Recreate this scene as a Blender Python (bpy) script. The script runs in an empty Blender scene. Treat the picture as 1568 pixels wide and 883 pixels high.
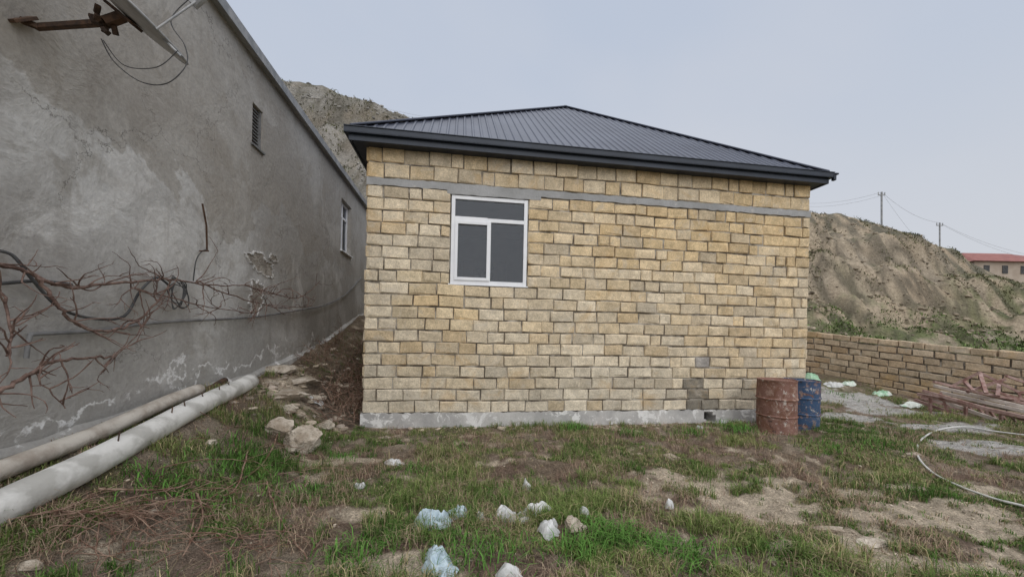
import bpy, math, random
import numpy as np
from mathutils import Vector, Matrix, noise as mnoise
rng = random.Random(7)
nr = np.random.RandomState(11)
scene = bpy.context.scene
COL = scene.collection

# ------------------------------------------------------------------ frames
CAMZ = 1.51; F = 566.0; ROLL = math.radians(1.2)
A = (-2.26, 5.66); TH = math.radians(8.37)
E1 = (math.cos(TH), math.sin(TH)); E2 = (-math.sin(TH), math.cos(TH))
LEN = 7.76; DEP = 7.6
def hw(s, t, z):
    return (A[0]+s*E1[0]+t*E2[0], A[1]+s*E1[1]+t*E2[1], z)
def to_st(X, Y):
    dx = X-A[0]; dy = Y-A[1]
    return dx*E1[0]+dy*E1[1], dx*E2[0]+dy*E2[1]

def _h(ix, iy, seed):
    n = (ix.astype(np.int64)*374761393 + iy.astype(np.int64)*668265263 + seed*144269) & 0x7fffffff
    n = ((n ^ (n >> 13))*1274126177) & 0x7fffffff
    n = (n ^ (n >> 16))
    return (n & 0xffffff)/float(0xffffff)
def vn(x, y, seed=0):
    x = np.asarray(x, float); y = np.asarray(y, float)
    ix = np.floor(x); iy = np.floor(y); fx = x-ix; fy = y-iy
    fx = fx*fx*(3-2*fx); fy = fy*fy*(3-2*fy)
    a = _h(ix, iy, seed); b = _h(ix+1, iy, seed); c = _h(ix, iy+1, seed); d = _h(ix+1, iy+1, seed)
    return (a*(1-fx)+b*fx)*(1-fy)+(c*(1-fx)+d*fx)*fy
def fbm(x, y, seed=0, o=4):
    r = 0; amp = 1; tot = 0; f = 1
    for i in range(o):
        r = r+amp*vn(x*f+i*17.3, y*f-i*9.1, seed+i*13); tot += amp; amp *= .5; f *= 2.03
    return r/tot
def sm(x, a, b):
    t = np.clip((np.asarray(x, float)-a)/(b-a), 0, 1); return t*t*(3-2*t)

KE = [-1.2, -.7, -.64, -.5, -.42, -.29, -.1, .2, .5, .8, .89, 1.0, 1.1, 1.16, 1.22, 1.3, 1.386, 1.7, 2.5]
EE = [.55, .66, .655, .640, .620, .562, .5, .45, .38, .335, .335, .312, .286, .252, .222, .182, .152, .10, .06]
def ground(X, Y, detail=True):
    X = np.asarray(X, float); Y = np.asarray(Y, float)
    s, t = to_st(X, Y)
    W = np.interp(t, [-12, -3, -1.14, .2, 2.4, 5.9, 9, 14], [.5, .6, .72, .8, 1.07, 1.9, 2.3, 2.6])
    p = np.interp(-s, [-.4, -.1, .15, .45, .75, 1.1, 1.45], [0, .03, .08, .22, .5, .82, 1.0])
    left = p*W + (1-p)*np.maximum(0, W-.8)*(1-sm(s, -.1, .4))
    right = .43*sm(Y, 8.2, 11.5)*sm(X, 5, 8)-.14*sm(X, 8, 12)*(1-sm(Y, 9, 12))
    z = left+right
    if detail:
        near = (1-sm(Y, 12, 16))
        z = z + near*(.12*(fbm(X*.9, Y*.9, 3)-.5) + .09*(fbm(X*4.0, Y*4.0, 5, 3)-.5)+.03*(vn(X*16, Y*16, 8)-.5))*np.where((s > -.1) & (t > -.15) & (s < LEN+.1) & (t < DEP), .2, 1)
    Ys = np.maximum(Y, 8.0)
    k = X/Ys
    e = np.interp(k, KE, EE)
    Y0 = 13.5; Yr = 30.0
    yy = np.clip(Y, 0, Yr)
    q = np.interp(yy, [Y0, 17, 20, 23, 27, 29.2, 30], [0, .08, .22, .48, .86, .975, 1])
    top = 1.51+e*Yr
    hill = z*(1-q)+top*q
    grow = np.clip((k-1.1)/.12, 0, 1)
    hill = hill + np.where(Y > Yr, e*.97*(np.minimum(Y, 85)-Yr)*grow - .05*(Y-Yr)*(1-grow), 0)
    if detail:
        nn = (fbm(X*.16, Y*.16, 21, 5)-.5)*3.0 + (fbm(X*.7, Y*.7, 22, 4)-.5)*1.5 + (vn(X*2.6, Y*2.6, 40)-.5)*.45
        gul = -np.abs(fbm(X*.40+Y*.08, Y*.10, 31, 4)-.5)*8.5*q*(1-q)*2 - np.abs(fbm(X*1.3+Y*.1, Y*.16, 37, 3)-.5)*2.6*q*(1-q)*2
        ben = .35*np.sin(hill*2.1+4*fbm(X*.15, Y*.15, 33, 3))*sm(q, .15, .4)
        hill = hill + (nn*np.where(Y < Yr, .75-.45*sm(Y, 26, 30), .2)+gul+ben*np.where(Y < Yr, 1, 0))*sm(Y, Y0, 20)
    far = sm(Y, 95, 180)
    hill = hill*(1-far)
    out = np.where(Y > Y0, hill, z)
    lim = np.where(np.abs(X) > 110, 1-sm(np.abs(X), 110, 200), 1)
    return out*lim

def ray(px, py):
    dx = px-784; dy = py-509
    u = dx*math.cos(ROLL)+dy*math.sin(ROLL); v = -dx*math.sin(ROLL)+dy*math.cos(ROLL)
    return u/F, v/F
def P(px, py, Y):
    k, v = ray(px, py); return Vector((k*Y, Y, CAMZ-v*Y))
_Ys = np.concatenate([np.arange(1.2, 16, .02), np.arange(16, 40, .1)])
def G(px, py, off=0.0):
    k, v = ray(px, py)
    g = ground(k*_Ys, _Ys)
    hit = np.nonzero(CAMZ-v*_Ys < g)[0]
    Y = _Ys[hit[0]] if len(hit) else 14.0
    return Vector((k*Y, Y, float(ground(k*Y, Y))+off))
def WP(px, py, d=3.0):
    k, v = ray(px, py); Y = d/(-k*E1[0]-E1[1]); return Vector((k*Y, Y, CAMZ-v*Y))
def gz(x, y): return float(ground(x, y))

# ------------------------------------------------------------------ materials
def newmat(name):
    m = bpy.data.materials.new(name); m.use_nodes = True
    nt = m.node_tree; b = nt.nodes['Principled BSDF']
    b.inputs['Specular IOR Level'].default_value = .25
    return m, nt, b
def N(nt, typ, **kw):
    n = nt.nodes.new(typ)
    for k, v in kw.items():
        if k in n.inputs.keys(): n.inputs[k].default_value = v
        else: setattr(n, k, v)
    return n
def c4(c): return (c[0], c[1], c[2], 1)
def mixc(nt, fac, a, b, mode='MIX'):
    n = nt.nodes.new('ShaderNodeMix'); n.data_type = 'RGBA'; n.blend_type = mode
    for sock, val in ((n.inputs[0], fac), (n.inputs[6], a), (n.inputs[7], b)):
        if isinstance(val, bpy.types.NodeSocket): nt.links.new(val, sock)
        elif isinstance(val, (int, float)): sock.default_value = val if sock.type == 'VALUE' else (val, val, val, 1)
        else: sock.default_value = c4(val)
    return n.outputs[2]
def noise(nt, scale, detail=4, rough=.6, dist=0, vec=None):
    n = N(nt, 'ShaderNodeTexNoise', Scale=scale, Detail=detail, Roughness=rough, Distortion=dist)
    if vec is None:
        g = nt.nodes.new('ShaderNodeNewGeometry'); vec = g.outputs['Position']
    nt.links.new(vec, n.inputs['Vector']); return n.outputs['Fac']
def ramp(nt, val, a, b, ca=0., cb=1.):
    n = nt.nodes.new('ShaderNodeMapRange'); n.inputs[1].default_value = a; n.inputs[2].default_value = b
    n.inputs[3].default_value = ca; n.inputs[4].default_value = cb; n.interpolation_type = 'SMOOTHSTEP'
    nt.links.new(val, n.inputs[0]); return n.outputs[0]
def math_(nt, op, a, b):
    n = nt.nodes.new('ShaderNodeMath'); n.operation = op
    for i, v in enumerate((a, b)):
        if isinstance(v, bpy.types.NodeSocket): nt.links.new(v, n.inputs[i])
        else: n.inputs[i].default_value = v
    return n.outputs[0]
def bump(nt, b, h, strength=.5, dist=.02, prev=None):
    n = N(nt, 'ShaderNodeBump', Strength=strength, Distance=dist); nt.links.new(h, n.inputs['Height'])
    if prev: nt.links.new(prev, n.inputs['Normal'])
    nt.links.new(n.outputs[0], b.inputs['Normal']); return n.outputs[0]
def simple(name, c1, c2, scale=8, rough=.8, bmp=.4, bdist=.01, metal=0, lo=.35, hi=.65, attr=None, spec=.25):
    m, nt, b = newmat(name)
    f = ramp(nt, noise(nt, scale), lo, hi)
    c = mixc(nt, f, c1, c2)
    if attr:
        a = N(nt, 'ShaderNodeAttribute', attribute_name=attr)
        c = mixc(nt, 1.0, c, a.outputs['Color'], 'MULTIPLY')
    nt.links.new(c, b.inputs['Base Color'])
    b.inputs['Roughness'].default_value = rough; b.inputs['Metallic'].default_value = metal
    b.inputs['Specular IOR Level'].default_value = spec
    bump(nt, b, noise(nt, scale*5, 3), bmp, bdist)
    return m

def stone_mat(name):
    m, nt, b = newmat(name)
    a = N(nt, 'ShaderNodeAttribute', attribute_name='Col')
    f1 = ramp(nt, noise(nt, 7, 4, .65), .3, .7, .80, 1.12)
    f2 = ramp(nt, noise(nt, 48, 4, .75), .3, .7, .74, 1.14)
    f = math_(nt, 'MULTIPLY', f1, f2)
    c = mixc(nt, 1.0, a.outputs['Color'], f, 'MULTIPLY')
    c = mixc(nt, ramp(nt, noise(nt, 3.1, 6, .75, .8), .54, .66, 0, .45), c, (.60, .54, .45))
    st = ramp(nt, noise(nt, 2.3, 6, .7, .5, None), .60, .73, 0, .5)
    c = mixc(nt, st, c, (.34, .27, .18))
    c = mixc(nt, ramp(nt, noise(nt, 1.1, 5, .7, .6), .55, .68, 0, .45), c, (.60, .41, .20))
    nt.links.new(c, b.inputs['Base Color']); b.inputs['Roughness'].default_value = .95
    b.inputs['Specular IOR Level'].default_value = .1
    p = bump(nt, b, noise(nt, 80, 4, .75), .7, .010)
    bump(nt, b, noise(nt, 16, 4, .6), .6, .025, p)
    return m
M_STONE = stone_mat('limestone_block')
M_MORTAR = simple('mortar', (.13, .11, .09), (.44, .40, .34), 4, .95, .8, .02, lo=.42, hi=.62)
def concrete_mat(name, base, dark, light, wh=.6):
    m, nt, b = newmat(name)
    c = mixc(nt, ramp(nt, noise(nt, 1.6, 6, .65), .35, .65), dark, base)
    c = mixc(nt, ramp(nt, noise(nt, 3.7, 6, .7, .6), wh, wh+.06), c, light)
    c = mixc(nt, ramp(nt, noise(nt, 60, 3, .7), .3, .7, .15, 0), c, (0.05, .05, .05))
    nt.links.new(c, b.inputs['Base Color']); b.inputs['Roughness'].default_value = .93
    p = bump(nt, b, noise(nt, 45, 4, .7), .4, .008)
    bump(nt, b, noise(nt, 5, 4, .6), .5, .03, p)
    return m
M_FOUND = concrete_mat('foundation_concrete', (.60, .585, .56), (.42, .41, .40), (.80, .79, .77), .52)
M_BELT = concrete_mat('belt_concrete', (.44, .44, .44), (.34, .34, .335), (.54, .52, .49), .60)

def plaster():
    m, nt, b = newmat('weathered_plaster')
    g = nt.nodes.new('ShaderNodeNewGeometry'); pos = g.outputs['Position']
    mp = N(nt, 'ShaderNodeMapping'); mp.inputs['Scale'].default_value = (.7, .7, .6); nt.links.new(pos, mp.inputs['Vector'])
    big = noise(nt, .8, 8, .62, .5, mp.outputs[0])
    c = mixc(nt, ramp(nt, big, .40, .60), (.40, .385, .365), (.60, .595, .58))
    c = mixc(nt, ramp(nt, noise(nt, 1.7, 7, .66, .5), .52, .64, 0, .6), c, (.35, .325, .29))
    c = mixc(nt, ramp(nt, noise(nt, 1.0, 7, .68, .6), .56, .63, 0, .5), c, (.72, .71, .69))
    mp2 = N(nt, 'ShaderNodeMapping'); mp2.inputs['Scale'].default_value = (6, 6, .5); nt.links.new(pos, mp2.inputs['Vector'])
    c = mixc(nt, ramp(nt, noise(nt, .8, 4, .55, .2, mp2.outputs[0]), .54, .70, 0, .4), c, (.33, .31, .285))
    sx = nt.nodes.new('ShaderNodeSeparateXYZ'); nt.links.new(pos, sx.inputs[0])
    wob = ramp(nt, noise(nt, .7, 6, .6, .3), 0, 1, -1.5, 1.5)
    zz = math_(nt, 'ADD', sx.outputs['Z'], wob)
    c = mixc(nt, ramp(nt, zz, 3.0, 3.08, 0, .55), c, (.34, .31, .27))
    low = ramp(nt, zz, .6, 1.9, .8, 0)
    c = mixc(nt, low, c, (.36, .35, .33))
    ybase = nt.nodes.new('ShaderNodeMapRange'); ybase.inputs[1].default_value = 2.4; ybase.inputs[2].default_value = 8
    ybase.inputs[3].default_value = .68; ybase.inputs[4].default_value = 1.15; nt.links.new(sx.outputs['Y'], ybase.inputs[0])
    dz = math_(nt, 'SUBTRACT', sx.outputs['Z'], ybase.outputs[0])
    dn = math_(nt, 'ADD', dz, ramp(nt, noise(nt, 1.6, 6, .6), 0, 1, -.6, .45))
    band = math_(nt, 'MULTIPLY', ramp(nt, dn, -.03, .01), ramp(nt, dn, .02, .05, 1, 0))
    band = math_(nt, 'MULTIPLY', band, ramp(nt, noise(nt, 3, 5, .7), .42, .52))
    c = mixc(nt, math_(nt, 'MULTIPLY', band, .8), c, (.86, .86, .86))
    vo = N(nt, 'ShaderNodeTexVoronoi', feature='DISTANCE_TO_EDGE', Scale=.55)
    wn = N(nt, 'ShaderNodeTexNoise', Scale=2.2, Detail=6, Roughness=.65); nt.links.new(pos, wn.inputs['Vector'])
    va = nt.nodes.new('ShaderNodeVectorMath'); va.operation = 'MULTIPLY_ADD'
    nt.links.new(wn.outputs['Color'], va.inputs[0]); va.inputs[1].default_value = (1.1, 1.1, 1.1); nt.links.new(pos, va.inputs[2])
    nt.links.new(va.outputs[0], vo.inputs['Vector'])
    cr = math_(nt, 'MULTIPLY', ramp(nt, vo.outputs['Distance'], 0, .007, 1, 0), ramp(nt, noise(nt, .8, 3), .42, .55))
    c = mixc(nt, math_(nt, 'MULTIPLY', cr, .7), c, (.14, .13, .12))
    f2 = ramp(nt, noise(nt, 22, 4, .7), .3, .7, .90, 1.07)
    c = mixc(nt, 1.0, c, f2, 'MULTIPLY')
    nt.links.new(c, b.inputs['Base Color']); b.inputs['Roughness'].default_value = .95
    b.inputs['Specular IOR Level'].default_value = .1
    p = bump(nt, b, noise(nt, 34, 4, .7), .3, .010)
    bump(nt, b, noise(nt, 2.5, 6, .65, .4), .6, .05, p)
    return m
M_PLASTER = plaster()
M_PVC = simple('white_pvc', (.80, .81, .84), (.85, .86, .88), 5, .35, .02, .001, spec=.5)
M_ROOF = simple('roof_sheet_metal', (.066, .074, .104), (.086, .096, .13), 1.2, .38, .03, .002, metal=.25, spec=.5)
M_TRIM = simple('roof_trim_metal', (.014, .02, .032), (.022, .03, .046), 2, .4, .03, .002, metal=.2, spec=.5)
M_INT = simple('interior_plaster', (.18, .17, .15), (.28, .27, .25), 2, .9, .1)
M_GREYMETAL = simple('grey_metal', (.26, .27, .28), (.40, .40, .40), 6, .55, .1, .002, metal=.3)
M_RUSTDARK = simple('dark_rust', (.05, .035, .028), (.12, .07, .045), 12, .8, .3, .004)
M_PIPE = simple('cement_pipe', (.44, .43, .40), (.68, .67, .64), 4, .85, .6, .010, lo=.38, hi=.6)
M_PIPE2 = simple('old_cement_pipe', (.36, .31, .26), (.56, .52, .46), 5, .9, .6, .01)
M_CABLE = simple('black_cable', (.04, .04, .042), (.09, .09, .09), 6, .6, .1)
M_CONDUIT = simple('grey_conduit', (.14, .14, .14), (.24, .24, .24), 6, .6, .1)
M_ROCK = simple('limestone_rock', (.34, .28, .215), (.62, .55, .46), 6, .95, .9, .04)
M_BAG_B = simple('pale_blue_plastic', (.38, .48, .54), (.52, .62, .67), 6, .4, .3, .01, spec=.5)
M_BAG_W = simple('white_plastic', (.46, .47, .46), (.68, .68, .67), 8, .4, .3, .01, spec=.5)
M_BAG_G = simple('green_white_plastic', (.34, .56, .38), (.70, .74, .68), 3, .4, .5, .02, lo=.42, hi=.56, spec=.5)
M_HOSE = simple('white_hose', (.50, .50, .48), (.66, .65, .62), 10, .5, .1)
M_WOOD = simple('vine_bark', (.11, .068, .055), (.24, .165, .135), 20, .9, .5, .004)
M_DRYTWIG = simple('dry_twig', (.15, .08, .055), (.34, .24, .18), 14, .9, .4, .004)
M_BROWNROOF = simple('red_roof_tiles', (.24, .10, .09), (.32, .14, .12), 1.5, .8, .1)
M_FARWALL = simple('far_house_plaster', (.38, .31, .25), (.46, .39, .32), .5, .9, .1)
M_STEEL = simple('primed_steel', (.24, .13, .11), (.42, .30, .27), 9, .7, .2)
M_STEEL2 = simple('bare_steel', (.46, .40, .36), (.62, .56, .50), 9, .7, .2)
def glass():
    m = bpy.data.materials.new('window_glass'); m.use_nodes = True; nt = m.node_tree
    nt.nodes.remove(nt.nodes['Principled BSDF']); out = nt.nodes['Material Output']
    tr = N(nt, 'ShaderNodeBsdfTransparent', Color=(.6, .64, .66, 1)); gl = N(nt, 'ShaderNodeBsdfGlossy', Color=(.9, .93, 1, 1), Roughness=.02)
    fr = N(nt, 'ShaderNodeFresnel', IOR=1.5); mx = nt.nodes.new('ShaderNodeMixShader')
    nt.links.new(fr.outputs[0], mx.inputs[0]); nt.links.new(tr.outputs[0], mx.inputs[1]); nt.links.new(gl.outputs[0], mx.inputs[2])
    nt.links.new(mx.outputs[0], out.inputs['Surface']); return m
M_GLASS = glass()
def drum_mat(name, paint, amount, rust=(.19, .095, .065)):
    m, nt, b = newmat(name)
    n1 = noise(nt, 5.5, 7, .75, .8)
    c = mixc(nt, ramp(nt, n1, amount, amount+.08), paint, rust)
    c = mixc(nt, ramp(nt, noise(nt, 11, 7, .75), .52, .62, 0, .8), c, (.36, .25, .20))
    c = mixc(nt, ramp(nt, noise(nt, 8.2, 7, .78, .5), .58, .62, 0, .85), c, (.55, .50, .45))
    c = mixc(nt, ramp(nt, noise(nt, 6.5, 7, .78, .5), .58, .64, 0, .85), c, (.055, .042, .038))
    nt.links.new(c, b.inputs['Base Color']); b.inputs['Roughness'].default_value = .8
    bump(nt, b, noise(nt, 25, 5, .7), .5, .01); return m
M_DRUM1 = drum_mat('rusted_drum_paint', (.23, .125, .10), .48)
M_DRUM2 = drum_mat('blue_drum_paint', (.045, .085, .16), .53)
def attr_mat(name, rough=.9, bs=30, bst=.5, bd=.01, fine=.25, spec=.1, fscale=45, flat=False):
    m, nt, b = newmat(name)
    a = N(nt, 'ShaderNodeAttribute', attribute_name='Col')
    c = a.outputs['Color']
    if not flat:
        f = ramp(nt, noise(nt, fscale, 4, .75), .25, .75, 1-fine*1.4, 1+fine*1.2)
        c = mixc(nt, 1.0, c, f, 'MULTIPLY')
    nt.links.new(c, b.inputs['Base Color'])
    b.inputs['Roughness'].default_value = rough
    b.inputs['Specular IOR Level'].default_value = spec
    if bst: bump(nt, b, noise(nt, bs, 4, .7), bst, bd)
    return m
def ground_mat():
    m, nt, b = newmat('soil_and_turf')
    a = N(nt, 'ShaderNodeAttribute', attribute_name='Col')
    f = math_(nt, 'MULTIPLY', ramp(nt, noise(nt, 60, 4, .8), .25, .75, .55, 1.4), ramp(nt, noise(nt, 7, 5, .75), .3, .7, .72, 1.25))
    c = mixc(nt, 1.0, a.outputs['Color'], f, 'MULTIPLY')
    nt.links.new(c, b.inputs['Base Color']); b.inputs['Roughness'].default_value = .97; b.inputs['Specular IOR Level'].default_value = .08
    p = bump(nt, b, noise(nt, 45, 5, .8), .9, .03)
    bump(nt, b, noise(nt, 1.6, 7, .8), .7, .35, p)
    return m
M_GROUND = ground_mat()
M_GRASS = attr_mat('grass_blades', .8, 30, 0, 0, .15, flat=True)
M_GRAVEL = attr_mat('loose_stone', .95, 40, .6, .006, .25)

# ------------------------------------------------------------------ mesh helpers
def mk(name, verts, faces, mat=None, parent=None, cols=None, smooth=False):
    me = bpy.data.meshes.new(name)
    if isinstance(verts, np.ndarray):
        nv = len(verts); nf, k = faces.shape
        me.vertices.add(nv); me.vertices.foreach_set('co', verts.astype(np.float32).ravel())
        me.loops.add(nf*k); me.loops.foreach_set('vertex_index', faces.astype(np.int32).ravel())
        me.polygons.add(nf); me.polygons.foreach_set('loop_start', np.arange(0, nf*k, k, dtype=np.int32))
        me.update(calc_edges=True)
    else:
        me.from_pydata([tuple(v) for v in verts], [], faces); me.update()
    if cols is not None:
        ca = me.color_attributes.new('Col', 'FLOAT_COLOR', 'POINT')
        c = np.asarray(cols, dtype=np.float32)
        if c.shape[1] == 3: c = np.concatenate([c, np.ones((len(c), 1), np.float32)], 1)
        ca.data.foreach_set('color', c.ravel())
    if smooth: me.polygons.foreach_set('use_smooth', [True]*len(me.polygons))
    ob = bpy.data.objects.new(name, me); COL.objects.link(ob)
    if mat: me.materials.append(mat)
    if parent: ob.parent = parent
    return ob
def empty(name):
    e = bpy.data.objects.new(name, None); COL.objects.link(e); return e
CF = [(0, 3, 2, 1), (4, 5, 6, 7), (0, 1, 5, 4), (1, 2, 6, 5), (2, 3, 7, 6), (3, 0, 4, 7)]
class MB:
    def __init__(s): s.v = []; s.f = []
    def box(s, s0, s1, t0, t1, z0, z1, fr=hw):
        o = len(s.v)
        for z in (z0, z1):
            for a, b in ((s0, t0), (s1, t0), (s1, t1), (s0, t1)): s.v.append(fr(a, b, z))
        s.f += [tuple(o+i for i in f) for f in CF]
    def poly(s, pts):
        o = len(s.v); s.v += [tuple(p) for p in pts]; s.f.append(tuple(range(o, o+len(pts))))
    def beam(s, p, q, w, h, up=Vector((0, 0, 1))):
        p = Vector(p); q = Vector(q); d = (q-p).normalized(); a = d.cross(up)
        if a.length < .01: a = d.cross(Vector((1, 0, 0)))
        a.normalize(); b = a.cross(d).normalized(); o = len(s.v)
        for c in (p, q):
            for i, j in ((-1, -1), (1, -1), (1, 1), (-1, 1)): s.v.append(tuple(c+a*w*i/2+b*h*j/2))
        s.f += [tuple(o+i for i in f) for f in CF]
    def cyl(s, p, q, r, n=12):
        p = Vector(p); q = Vector(q); d = (q-p).normalized(); a = d.orthogonal().normalized(); b = d.cross(a); o = len(s.v)
        for c in (p, q):
            for i in range(n):
                t = 2*math.pi*i/n; s.v.append(tuple(c+a*math.cos(t)*r+b*math.sin(t)*r))
        for i in range(n):
            j = (i+1) % n; s.f.append((o+i, o+j, o+n+j, o+n+i))
        s.f.append(tuple(o+i for i in range(n))[::-1]); s.f.append(tuple(o+n+i for i in range(n)))
    def make(s, name, mat, parent=None, bevel=0, smooth=False):
        ob = mk(name, s.v, s.f, mat, parent, smooth=smooth)
        if bevel:
            m = ob.modifiers.new('b', 'BEVEL'); m.width = bevel; m.segments = 2; m.limit_method = 'ANGLE'
        return ob
def tubes(name, lines, mat, parent=None, res=2):
    cu = bpy.data.curves.new(name, 'CURVE'); cu.dimensions = '3D'; cu.bevel_depth = 1.0; cu.bevel_resolution = res; cu.use_fill_caps = True
    for pts, rad in lines:
        sp = cu.splines.new('POLY'); sp.points.add(len(pts)-1)
        for i, p in enumerate(pts):
            sp.points[i].co = (p[0], p[1], p[2], 1)
            sp.points[i].radius = rad if isinstance(rad, (int, float)) else rad[0]+(rad[1]-rad[0])*i/max(1, len(pts)-1)
        sp.use_smooth = True
    ob = bpy.data.objects.new(name, cu); COL.objects.link(ob); cu.materials.append(mat)
    if parent: ob.parent = parent
    return ob
def smoothpts(pts, n=6, jit=0):
    pts = [Vector(p) for p in pts]; out = []
    for i in range(len(pts)-1):
        p0 = pts[max(0, i-1)]; p1 = pts[i]; p2 = pts[i+1]; p3 = pts[min(len(pts)-1, i+2)]
        for j in range(n):
            t = j/n
            q = .5*((2*p1)+(p2-p0)*t+(2*p0-5*p1+4*p2-p3)*t*t+(3*p1-p0-3*p2+p3)*t**3)
            if jit: q = q+Vector((rng.gauss(0, jit), rng.gauss(0, jit), rng.gauss(0, jit)))
            out.append(q)
    out.append(pts[-1]); return out

# ------------------------------------------------------------------ block masonry
def masonry(name, fr, length, rows, holes, mat, parent=None, zoff=None, depth=.07, seed=1, tone=None, blk=.385, back=False, gapk=1.0):
    r = random.Random(seed); V = []; Fc = []; C = []
    zo = zoff or (lambda s: .016*mnoise.noise(Vector((s*.8, 3.3, 0))))
    for (z0, z1) in rows:
        segs = [(0.0, length)]
        for (a, b, h0, h1) in holes:
            if z1 > h0+.03 and z0 < h1-.03:
                ns = []
                for (p, q) in segs:
                    if b <= p or a >= q: ns.append((p, q)); continue
                    if a > p: ns.append((p, a))
                    if b < q: ns.append((b, q))
                segs = ns
        for (p, q) in segs:
            x = p; first = True
            while x < q-.02:
                w = r.choice([blk, blk, blk*1.04, blk*.96, blk*1.12, blk*.86, blk*.72, blk*.52])
                if first and r.random() < .5: w = blk*r.uniform(.45, .7)
                first = False
                if q-(x+w) < .11: w = q-x
                g = r.uniform(.003, .013)*gapk; gt = r.uniform(.002, .017)*gapk; gb = r.uniform(.002, .009)*gapk; rt = r.uniform(-.011, .011)
                a0, a1, b0, b1 = x+g, x+w-g, z0+gb, z1-gt
                tf = -r.uniform(0, .022); tilt = r.uniform(-.008, .008)
                o = len(V); base = [(a0, b0+max(0, rt)), (a1, b0+max(0, -rt)), (a1, b1-max(0, rt)), (a0, b1-max(0, -rt))]; sg = [(1, 1), (-1, 1), (-1, -1), (1, -1)]
                for ring in range(3):
                    for i in range(4):
                        c = r.uniform(.004, .012) if ring == 0 else 0
                        if ring == 0 and r.random() < .15: c = r.uniform(.018, .05)
                        jx = r.uniform(-.006, .006) if ring < 2 else 0; jz = r.uniform(-.006, .006) if ring < 2 else 0
                        ss = base[i][0]+sg[i][0]*c+jx; zz = base[i][1]+sg[i][1]*c+jz
                        tt = tf+(tilt if i in (1, 2) else -tilt) if ring == 0 else (tf+.012 if ring == 1 else depth)
                        V.append(fr(ss, tt, zz+zo(ss)))
                Fc.append((o, o+1, o+2, o+3))
                for ring in range(2):
                    for i in range(4):
                        j = (i+1) % 4; Fc.append((o+ring*4+i, o+ring*4+4+i, o+ring*4+4+j, o+ring*4+j))
                if back: Fc.append((o+8, o+11, o+10, o+9))
                col = tone((a0+a1)/2, (b0+b1)/2, r)
                C += [col]*12
                x += w
    return mk(name, V, Fc, mat, parent, cols=C)
def lime_tone(s, z, r):
    ye = np.array((.80, .61, .36)); pa = np.array((.83, .715, .54)); gr = np.array((.62, .53, .40)); ta = np.array((.68, .51, .30))
    n = float(fbm(np.array([s*.45]), np.array([z*.6]), 77, 3)[0])
    up = min(1, max(0, z/4))
    t = min(1, max(0, (n-.34)*2.0 + (up-.5)*.7 + r.uniform(-.35, .35)))
    c = pa*(1-t)+ye*t
    q = r.random()
    if q < .15: c = c*.4+gr*.6
    elif q < .26: c = c*.4+ta*.6
    c = c*r.uniform(.80, 1.04)
    if z < .9: c = c*np.array((.92, .94, .97))
    return tuple(c)
def front_tone(s, z, r):
    c = np.array(lime_tone(s, z, r))
    if abs(s-5.68) < .19 and z < .72: c = c*np.array((.42, .43, .45))*(.8+.5*z)      # soot above the drain hole
    if abs(s-5.75) < .2 and .98 < z < 1.16: c = np.array((.40, .37, .34))
    if abs(s-1.05) < .5 and abs(z-2.0) < .5: c = c*np.array((1.03, .99, .90))
    return tuple(c)

# ================================================================== GROUND
def axis(lo_far, lo, hi, hi_far, st):
    mid = list(np.arange(lo, hi, st)); out = []
    x = mid[-1]; s_ = st
    while x < hi_far:
        if x < hi+45: s_ = min(s_*1.035, .32)
        else: s_ *= 1.15
        x += s_; out.append(x)
    lowp = []; x = lo; s_ = st
    while x > lo_far:
        if x > lo-25: s_ = min(s_*1.05, .45)
        else: s_ *= 1.2
        x -= s_; lowp.append(x)
    return np.array(lowp[::-1]+mid+out)
xs = axis(-420, -4.6, 9.0, 420, .05); ys = axis(-300, 1.0, 8.5, 500, .045)
XX, YY = np.meshgrid(xs, ys); ZZ = ground(XX, YY)
nx, ny = len(xs), len(ys)
verts = np.stack([XX, YY, ZZ], -1).reshape(-1, 3)
ii = np.arange(nx*ny).reshape(ny, nx)
faces = np.stack([ii[:-1, :-1], ii[:-1, 1:], ii[1:, 1:], ii[1:, :-1]], -1).reshape(-1, 4)

_bc = {}
def blob(X, Y, patches):
    m = np.zeros_like(X)
    for (px, py, rx, ry) in patches:
        if (px, py) not in _bc: _bc[(px, py)] = G(px, py)
        c = _bc[(px, py)]; d = ((X-c.x)/rx)**2+((Y-c.y)/ry)**2
        m = np.maximum(m, np.exp(-d*1.1))
    return m
SAND = [(1085, 740, .55, .32), (1150, 765, .45, .3), (1120, 775, .4, .2), (1270, 810, .5, .18), (1340, 830, .45, .16), (1400, 855, .4, .16), (1050, 730, .4, .2), (1480, 790, .6, .16), (1530, 815, .6, .16),
        (1190, 800, .35, .15), (570, 785, .25, .12), (750, 712, .5, .15), (1380, 745, .5, .12), (1250, 845, .4, .14), (1480, 870, .5, .14), (1330, 790, .4, .14), (460, 600, .6, .8), (1420, 800, .5, .14), (1440, 770, .5, .1), (600, 860, .25, .1),
        (1300, 755, .5, .12), (1500, 750, .6, .14), (1550, 850, .4, .16), (1200, 735, .4, .12), (1220, 780, .3, .1), (1350, 870, .3, .08), (560, 705, .4, .12), (860, 705, .4, .1)]
GRAV = [(1300, 610, 1.3, .8), (1370, 630, 1.2, .5), (1450, 655, 1.2, .35), (1540, 690, .9, .25), (1290, 640, .8, .35), (1500, 680, .8, .2)]
BARE = [(480, 790, .35, .2), (780, 730, .5, .2), (590, 845, .3, .15), (700, 745, .4, .15), (1100, 850, .4, .2), (900, 745, .5, .15), (430, 830, .3, .15), (1180, 700, .5, .15), (300, 850, .4, .2), (850, 870, .3, .1), (560, 720, .3, .15), (1000, 760, .4, .15), (1250, 720, .4, .12), (1430, 830, .4, .15), (1200, 870, .3, .1)]
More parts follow.
